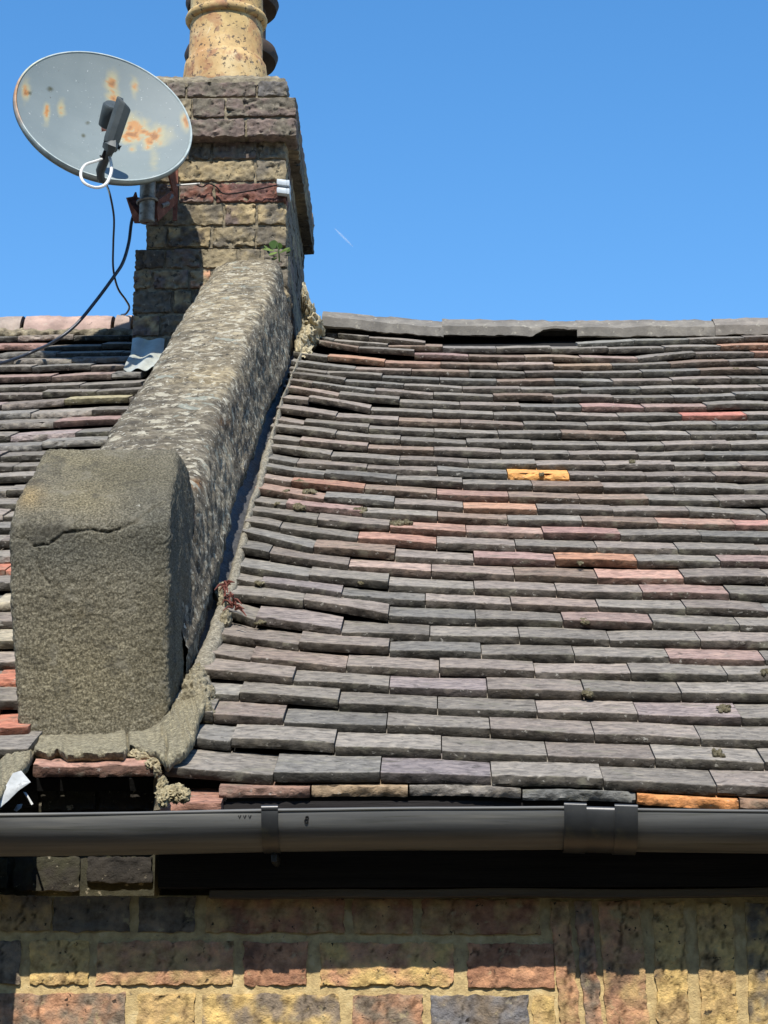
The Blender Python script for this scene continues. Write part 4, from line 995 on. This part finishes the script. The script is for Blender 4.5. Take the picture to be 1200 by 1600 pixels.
def stain(c, m, colr):
    m = np.clip(m, 0, 1)[:, None]; return c*(1-m)+np.array(colr)*m
def sb_(cx, cy, rx, ry): return ((px-cx)/rx)**2+((py-cy)/ry)**2
OR = (2.3, .85, .24); PO = (2.0, 1.5, .85); DO = (1.15, .42, .16)
halo = np.zeros(len(V)); corem = np.zeros(len(V))
for (cx, cy, rx, ry, a, b) in [(175,128,9,17,1,.9),(178,152,10,12,1,.8),(210,136,6,15,1,.7),(73,176,6,17,.9,.7),(96,168,6,16,.9,.5),(211,198,20,16,1,.75),(205,212,22,14,1,.85),(243,212,20,16,1,.75),(226,208,16,12,1,.7),(232,222,12,13,1,.9),(250,206,12,12,.7,.4),(291,187,7,14,1,1),(240,245,9,24,.5,.05),(178,170,8,14,.5,.2),(40,142,7,18,1,.9),(208,232,8,12,.6,.3)]:
    d = np.exp(-sb_(cx, cy, rx, ry)*(.8+.5*nz2)); halo = np.maximum(halo, a*d); corem = np.maximum(corem, b*np.exp(-sb_(cx, cy, rx*.62, ry*.62)+nzv*.9))
c = stain(c, np.clip((halo+nzv*.25-.22)/.5, 0, 1)*.85, PO); c = stain(c, np.clip((corem+nzv*.5+halo*.35-.50)/.3, 0, 1)*.9, OR); c = stain(c, np.clip((corem+nzv*.8-.75)/.3, 0, 1)*.8, DO)
for (cx, cy, r_) in [(78,139,6.5),(47,145,4.5),(137,192,5),(130,212,5),(145,249,3)]:
    c = stain(c, (np.exp(-sb_(cx, cy, r_, r_*.85)*1.2+nzv*.5)-.35)*1.8, (.35, .30, .16))
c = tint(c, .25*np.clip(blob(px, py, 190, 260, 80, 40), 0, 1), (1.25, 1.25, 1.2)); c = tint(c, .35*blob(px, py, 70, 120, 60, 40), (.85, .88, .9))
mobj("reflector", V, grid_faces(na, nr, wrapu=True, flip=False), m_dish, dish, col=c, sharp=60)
# rim and back shell
V = []; rp = [(.975, -.0015), (.985, .003), (1.0, .003), (1.008, -.002), (1.010, -.014), (.99, -.022), (.96, -.026), (.80, -.046), (.6, -.058), (.3, -.068), (.02, -.070)]
for r_, d in rp:
    for k_ in range(na):
        a = 2*pi*k_/na; V.append(dp(DR*r_*cos(a), DR*r_*sin(a), d))
V = np.array(V); px, py = proj(V); c = np.ones((len(V), 3))
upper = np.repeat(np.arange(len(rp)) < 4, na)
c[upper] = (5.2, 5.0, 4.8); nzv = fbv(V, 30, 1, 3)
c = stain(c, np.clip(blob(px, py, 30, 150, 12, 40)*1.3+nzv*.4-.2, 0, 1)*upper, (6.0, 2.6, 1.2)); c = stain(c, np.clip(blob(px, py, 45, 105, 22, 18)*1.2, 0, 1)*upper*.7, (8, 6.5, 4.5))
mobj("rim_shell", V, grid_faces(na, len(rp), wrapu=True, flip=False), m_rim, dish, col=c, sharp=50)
# feed arm and receiver
def ptube(spec, mat, name, parent, n=10, nse=0.0, res=None):
    P = [atd(x, y, d) for x, y, d, r_ in spec]; V, Fc = tube(P, [s[3] for s in spec], n, res=res)
    if nse: V = V+np.stack([fbv(V, 60, 2), fbv(V, 60, 6), fbv(V, 60, 9)], 1)*nse
    return mobj(name, V, Fc, mat, parent, sharp=40)
arm = ptube([(158,282,-.01,.010),(157,268,.02,.012),(164,250,.06,.013),(171,236,.10,.013),(175,226,.13,.013)], m_lnb, "feed_arm", dish, nse=.004)
# receiver: faceted barrel
A = atd(172, 224, .13); B = atd(193, 160, .20)
ax = B-A; ln = np.linalg.norm(ax); ax /= ln; s1 = np.cross(ax, fw); s1 /= np.linalg.norm(s1); s2 = np.cross(ax, s1)
V = []; prf = [(-.01, .6), (0, .92), (.10, 1.0), (.5, 1.02), (.93, 1.05), (.97, 1.05), (1.0, .98), (1.001, .2)]
cross = [(-.030, -.006), (-.024, -.016), (-.008, -.021), (.010, -.021), (.022, -.014), (.026, 0), (.024, .014), (.010, .021), (-.010, .021), (-.026, .012)]
for t, s in prf:
    for a, b in cross: V.append(A+ax*t*ln+(s1*a+s2*b)*s*.78 + ax*(.012*(t > .9)*(a/.03)))
rec = mobj("receiver", V, grid_faces(10, len(prf), wrapu=True)+[tuple(range(10)), tuple(range(70, 80))[::-1]], m_lnb, dish, sharp=25)
hc_ = atd(172, 181, .12)
V, Fc = lathe([(.001, .035), (.018, .035), (.026, .030), (.027, .0), (.027, -.03), (.022, -.036), (.001, -.036)], hc_, axis=tuple(-(DN*.8+np.array([0, 0, .3]))), n=28)
mobj("feed_horn", V, Fc, m_lnb, rec)
ptube([(178,217,.135,.0175),(174,229,.125,.021),(171,236,.115,.017)], m_lnb, "socket", rec, n=9, nse=.010)
for P_ in ([(164,236,.11),(161,247,.09),(156,243,.09)], [(184,226,.12),(187,233,.12),(189,228,.12)]):
    V, Fc = tube([atd(*p) for p in P_], [.004, .006, .002], 6); mobj("torn_tape", V, Fc, m_black, rec)
ptube([(160,248,.09,.003),(149,252,.09,.004),(133,258,.09,.004),(126,272,.09,.0042),(132,286,.09,.0042),(150,293,.09,.0042),(165,288,.09,.0045),(173,272,.09,.0045),(174,258,.09,.0045),(171,244,.09,.004)], m_wcable, "cable_loop", dish, n=8, res=6)
# pole
PX = onY(230, 320, 6.12); zt = onY(230, 262, 6.12)[2]; zb_ = onY(230, 347, 6.12)[2]
V, Fc = lathe([(.001, zb_-.0), (.021, zb_), (.0225, zb_+.004), (.0225, zt+.10), (.001, zt+.10)], (PX[0], 6.12, 0), n=28)
V = V+fbv(V, 60, 3)[:, None]*.0006
pole = mobj("mast_pole", V, Fc, m_galv, dish)
V, Fc = tube([np.array([PX[0]+.028*cos(a), 6.12+.028*sin(a), onY(230, 315, 6.12)[2]+.004*cos(a)]) for a in np.linspace(0, 2*pi, 20)], .004, 6); mobj("clamp_ring", V, Fc, m_galv, pole)
V, Fc = tube([PX+np.array([0, 0, .16]), DC-DN*.065], .022, 10); mobj("dish_yoke", V, Fc, m_rust, pole)
# brackets: pressed steel plates from pole to chimney
def plate(pts, th, mat, name, parent):
    P = [np.asarray(p, float) for p in pts]; n_ = len(P); nr_ = np.cross(P[1]-P[0], P[2]-P[0]); nr_ /= np.linalg.norm(nr_)
    V = [p+nr_*th/2 for p in P]+[p-nr_*th/2 for p in P]
    Fc = [tuple(range(n_)), tuple(range(n_, 2*n_))[::-1]]+[((i+1) % n_, i, i+n_, (i+1) % n_+n_) for i in range(n_)]
    return mobj(name, V, Fc, mat, parent, smooth=False)
bk = plate([onY(198,309,6.14), onY(209,307,6.16), onY(212,300,6.16), onY(214,308,6.16), onY(246,314,6.12), onY(242,343,6.12), onY(228,349,6.12), onY(211,349,6.14)], .006, m_rust, "bracket_plate", dish)
plate([onY(243,315,6.13), onY(277,292,6.28), onY(277,316,6.28), onY(246,346,6.13)], .005, m_rust, "bracket_arm", dish)
plate([onY(262,268,6.20), onY(274,264,6.285), onY(277,290,6.285), onY(270,300,6.24)], .005, m_rust, "bracket_arm", dish)
V, Fc = box(onY(270,330,6.282)-np.array([0, .004, .03]), onY(279,262,6.282)+np.array([0, .004, 0]), .002, (2, 2, 6)); mobj("wall_plate", V, Fc, m_rust, dish)
V, Fc = tube([onY(268,306,6.24), onY(262,312,6.22)], .008, 6); mobj("bolt", V, Fc, m_galv, dish)
V, Fc = tube([onY(252,322,6.16), onY(262,318,6.2)], .007, 6); mobj("bolt", V, Fc, m_galv, dish)

# ============================================================ CABLES
def cable(name, pts, r, mat, label, res=8):
    V, Fc = tube(pts, r, 8, res=res); return prop(mobj(name, V, Fc, mat), label, 'cable')
cable("coax_cable", [atd(166, 288, .04), onY(172, 305, 6.02), onY(178, 340, 6.08), onY(177, 380, 6.14), onY(177, 420, 6.2), onY(184, 450, 6.35), onY(196, 468, 6.48), onY(202, 480, 6.56), onY(197, 490, 6.6), onY(190, 492, 6.68)], .0032, m_cable,
      "thin dark cable hanging from under the dish down to the ridge beside the chimney")
cable("coax_cable", [onY(209, 335, 6.17), onY(205, 350, 6.17), onY(201, 380, 6.16), onY(192, 410, 6.15), onY(178, 432, 6.14), onY(150, 470, 6.13), onY(118, 508, 6.11), onY(84, 534, 6.1), onroof(55, 548, .040), onroof(20, 562, .025), onroof(-30, 575, .024), onroof(-120, 592, .024)], .0048, m_cable,
      "thicker black cable sloping down left from the dish bracket onto the tiles")
cable("coax_cable", [onY(203, 497, 6.595), onY(203, 508, 6.59), onY(202, 520, 6.585), onY(201, 527, 6.57)], .0035, m_cable, "short dark cable end hugging the ridge where it meets the chimney")
cable("tie_wire", [onY(262, 291, 6.275), onY(285, 289, 6.275), onY(300, 288, 6.275), onY(312, 287, 6.28)], .0028, m_wcable, "pale stiff wire running from the dish bracket across the red bricks", 4)
cable("tie_wire", [onY(306, 288, 6.28), onY(316, 292, 6.282), onY(326, 287, 6.282), onY(338, 292, 6.282), onY(352, 303, 6.285), (onY(392, 298, 6.28)), onY(433, 289, 6.278)], .0021, m_black, "thin dark twisted wire reaching right to the white clips on the chimney", 6)
clp = empty("cable_clip", tuple(onY(442, 303, 6.27)), "white plastic cable clips wrapped round the right corner of the chimney", "cable clip")
for i, y_ in enumerate((279, 292)):
    zz = onY(442, y_, 6.275)[2]; xx = onY(432, y_, 6.275)[0]; x2_ = onY(449, y_, 6.275)[0]
    V, Fc = box((xx, 6.272, zz-.019), (x2_, 6.298, zz), .004, (8, 3, 3)); V[:, 2] -= .004*((V[:, 0]-xx)/.03)
    q = mobj("clip_strap", V, Fc, m_clip, clp)
    V, Fc = box((x2_-.003, 6.276, zz-.022), (x2_+.007, 6.34, zz-.003), .003, (3, 8, 3)); mobj("clip_return", V, Fc, m_clip, q)

# ============================================================ SMALL GROWTH AND DEBRIS
def moss(x, y, r_, hgt, label, colr=(1, 1, 1)):
    mb = MB(); c0 = onroof(x, y, .0145); hgt *= .75; r_ *= 1.05
    for k_ in range(9):
        a = random.uniform(0, 2*pi); q = random.uniform(0, .95)*r_
        lump(mb, c0+RA[0]*cos(a)*q+RA[1]*sin(a)*q*1.3, r_*random.uniform(.3, .55), r_*random.uniform(.35, .7), hgt*random.uniform(.7, 1), random.random()*60, np.array(colr)*random.uniform(.8, 1.2), RA, .5, n=(16, 10), sc=3.5)
    return prop(mb.obj("moss_tuft", m_moss, origin=c0), label, 'moss', 'moss tufts growing on the roof tiles')
MO = [(483,768,.014,.007,"round moss tuft on the left brown red tile, third row below a red tile"),(468,752,.012,.005,"pale flat moss patch on the upper left corner of the red tile near the parapet"),
      (446,768,.010,.004,"small moss patch at the left tip of the brown tile by the mortar fillet"),(466,793,.015,.008,"bushy dark moss tuft on the left of a long pink tile"),
      (563,797,.013,.007,"brown moss cushion at the right tip of the long pink tile"),(620,818,.014,.010,"left cushion of the moss pair above an orange brown tile"),(637,818,.012,.009,"right cushion of the moss pair above an orange brown tile"),
      (432,787,.008,.004,"flat rusty moss dot on a short grey tile by the fillet"),(1122,1178,.010,.007,"dark green moss button on a grey tile near the right eaves"),(912,972,.011,.006,"dark moss button on a brown tile in mid roof"),
      (564,910,.010,.005,"small moss dot on a grey tile left of the roof middle"),(918,1083,.010,.006,"pale moss tuft at a tile joint below mid roof"),(1130,1107,.011,.005,"double moss speck on a brown tile at the right"),
      (1198,1050,.010,.008,"yellowish moss tuft at the right edge of the photo"),(990,722,.009,.005,"pinkish moss disc on a tile joint in the upper right"),(845,741,.007,.005,"tiny moss tuft above the bright orange tile"),
      (405,912,.010,.005,"rusty moss fleck on a short tile beside the fillet"),(906,880,.007,.004,"dark moss speck on the bright orange tile row at right"),(1150,576,.007,.004,"tiny pale moss disc high on the right of the roof"),
      (407,973,.009,.004,"rusty moss flecks on the left of a pinkish tile"),(515,759,.007,.004,"small green moss dot in the middle of the red tile")]
for a in MO: moss(*a)
# weed sprig at the top of the coping
wd_o = empty("weed_sprig", tuple(onY(436, 403, 6.26)), "small green leafy weed sprouting where the coping meets the chimney", "weed")
def leaf(base, d, ln_, wd_, nrm, colr, parent, mat=None):
    d = np.array(d, float); d /= np.linalg.norm(d); s_ = np.cross(d, nrm); s_ /= np.linalg.norm(s_); V = []; ks = 7
    for i in range(ks):
        t = i/(ks-1); w_ = wd_*sin(pi*min(1, t*.92+.06))**.8; cpt = base+d*ln_*t+np.array(nrm)*(-.12*ln_*t*t)
        V += [cpt-s_*w_, cpt+np.array(nrm)*-.12*w_, cpt+s_*w_]
    V = np.array(V); n_ = len(V); V = np.vstack([V, V-np.array(nrm)*.0006]); Fc = grid_faces(3, ks)+[tuple(i+n_ for i in f[::-1]) for f in grid_faces(3, ks)]
    return mobj("leaf", V, Fc, mat or m_leaf, parent, col=np.tile(np.array(colr, float), (len(V), 1)))
b0 = onY(437, 399, 6.21)
V, Fc = tube([b0-np.array([0, 0, .02]), b0+np.array([-.003, -.01, .015]), onY(432, 380, 6.20)], [.0025, .002, .0015], 6); mobj("stem", V, Fc, m_leaf, wd_o, col=np.ones((len(V), 3))*.8)
for (x, y_, dx, dz, l_, w_, cc) in [(431,391,.05,1,.034,.013,(.75,.95,.7)),(434,405,-.9,-.6,.026,.010,(.9,.9,.7)),(442,398,.8,.5,.022,.008,(.7,.8,.6)),(429,401,-.5,.1,.022,.009,(.6,.7,.5)),(432,397,-1,-.15,.040,.012,(1.6,1.5,1.3)),(436,398,.9,-.1,.036,.012,(1.3,1.35,1)),(438,399,1,.25,.034,.010,(1.1,1.1,.8)),(434,400,-.6,-.5,.036,.010,(1.7,1.6,1.3)),(440,402,.7,-.5,.028,.009,(1.2,1.2,.8)),(428,396,-.8,.3,.028,.009,(1.4,1.3,1)),(436,395,.4,.8,.026,.008,(.9,1.1,.6))]:
    leaf(onY(436+(x-436)*1.9, y_-4+random.uniform(-3, 2), 6.20+random.uniform(0, .02)), (dx+random.uniform(-.3, .3), -.35, dz+random.uniform(.1, .5)), l_*.85, w_*1.1, (random.uniform(-.3, .4), -.6, .8), np.array(cc)*.9, wd_o)
# dead plant on the fillet
dd = empty("dead_weed", tuple(onroof(368, 950, .02)), "withered reddish brown weed hanging over the mortar fillet beside the parapet", "weed")
for k_ in range(26):
    t = random.random(); x = 347+22*t+random.uniform(-4, 4); y_ = 908+44*t+random.uniform(-4, 4)
    a = onroof(x, y_, .03+.02*random.random()); bq = a+np.array([random.uniform(-.02, .02), random.uniform(-.03, .0), random.uniform(-.02, .012)])
    V, Fc = tube([a, (a+bq)/2+np.array([0, 0, .004]), bq], [.0028, .0022, .0008], 5); mobj("dry_stem", V, Fc, m_dead, dd)
# mortar lump on the eaves tile
lm = MB()
for (x, y_, rx, ry, rz) in [(262,1232,.016,.02,.010),(276,1232,.015,.02,.012),(287,1235,.010,.016,.009),(256,1240,.009,.02,.010),(254,1222,.008,.02,.014)]:
    lump(lm, onroof(x, y_+8, .020), rx, ry, rz, random.random()*40, (1.35, 1.25, .95), RA, .38, n=(34, 24), sc=3.2)
prop(lm.obj("mortar_lump", m_fillet), "crumbly pale yellow mortar lump lying on the red eaves tile beside the parapet", "mortar lump")
lm = MB()
for (x, y_, rx, ry, rz) in [(212,1174,.012,.010,.008),(228,1178,.016,.010,.009),(240,1188,.012,.010,.009),(246,1200,.006,.008,.010)]:
    lump(lm, onroof(x, y_+6, .02), rx, ry, rz, random.random()*40, (1.45, 1.35, 1.1), RA, .38, n=(34, 24), sc=3.2)
prop(lm.obj("mortar_lump", m_fillet), "loose whitish mortar lump wedged under the cracked skirt above the long tile", "mortar lump")
# torn sheet at the lower left
def sheet(outline, Y0, bend, name, mat, label, cat):
    P = [onY(x, y_, Y0+dy) for x, y_, dy in outline]; cc = sum(P)/len(P); V = [cc+np.array([0, -bend, 0])]+P; n_ = len(P)
    Fc = [(0, i+1, (i+1) % n_+1) for i in range(n_)]
    V = np.array(V); m2 = len(V); V = np.vstack([V, V+np.array([0, .0015, 0])]); Fc = [f[::-1] for f in Fc]+[tuple(i+m2 for i in f) for f in Fc]+[(i+1, (i+1) % n_+1, (i+1) % n_+1+m2, i+1+m2) for i in range(n_)]
    return prop(mobj(name, V, Fc, mat, smooth=True, sharp=30), label, cat)
sheet([(33,1204,0),(48,1222,-.02),(28,1236,-.03),(14,1250,-.04),(0,1262,-.05),(-20,1266,-.06),(-8,1248,-.05),(10,1226,-.03),(20,1208,-.01)], 3.33, .006, "flashing_scrap", m_scrap, "torn grey white sheet hanging from the mortar at the lower left corner", "flashing scrap")
sheet([(36,1237,0),(41,1238,0),(52,1256,-.02),(49,1258,-.02),(40,1245,0)], 3.40, .002, "flashing_scrap", m_scrap, "thin white curled sliver right of the torn sheet", "flashing scrap")
sheet([(21,1266,0),(27,1257,0),(35,1256,0),(33,1262,-.01),(26,1268,-.01)], 3.385, .002, "flashing_scrap", m_scrap, "small white scrap resting just above the gutter lip", "flashing scrap")
# faint vapour trail far off
m_trail = bpy.data.materials.new("vapour"); m_trail.use_nodes = True
nn_ = m_trail.node_tree.nodes; b_ = nn_["Principled BSDF"]; b_.inputs['Base Color'].default_value = (1, 1, 1, 1); b_.inputs['Roughness'].default_value = 1
b_.inputs['Alpha'].default_value = .10
a = CAM+ray(523, 357)*900; b = CAM+ray(552, 386)*900
V, Fc = tube([a, a+(b-a)*.3, a+(b-a)*.7, b], [.1, .4, .35, .05], 8)
prop(mobj("vapour_trail", V, Fc, m_trail), "short faint white aircraft trail in the blue sky", "vapour trail")
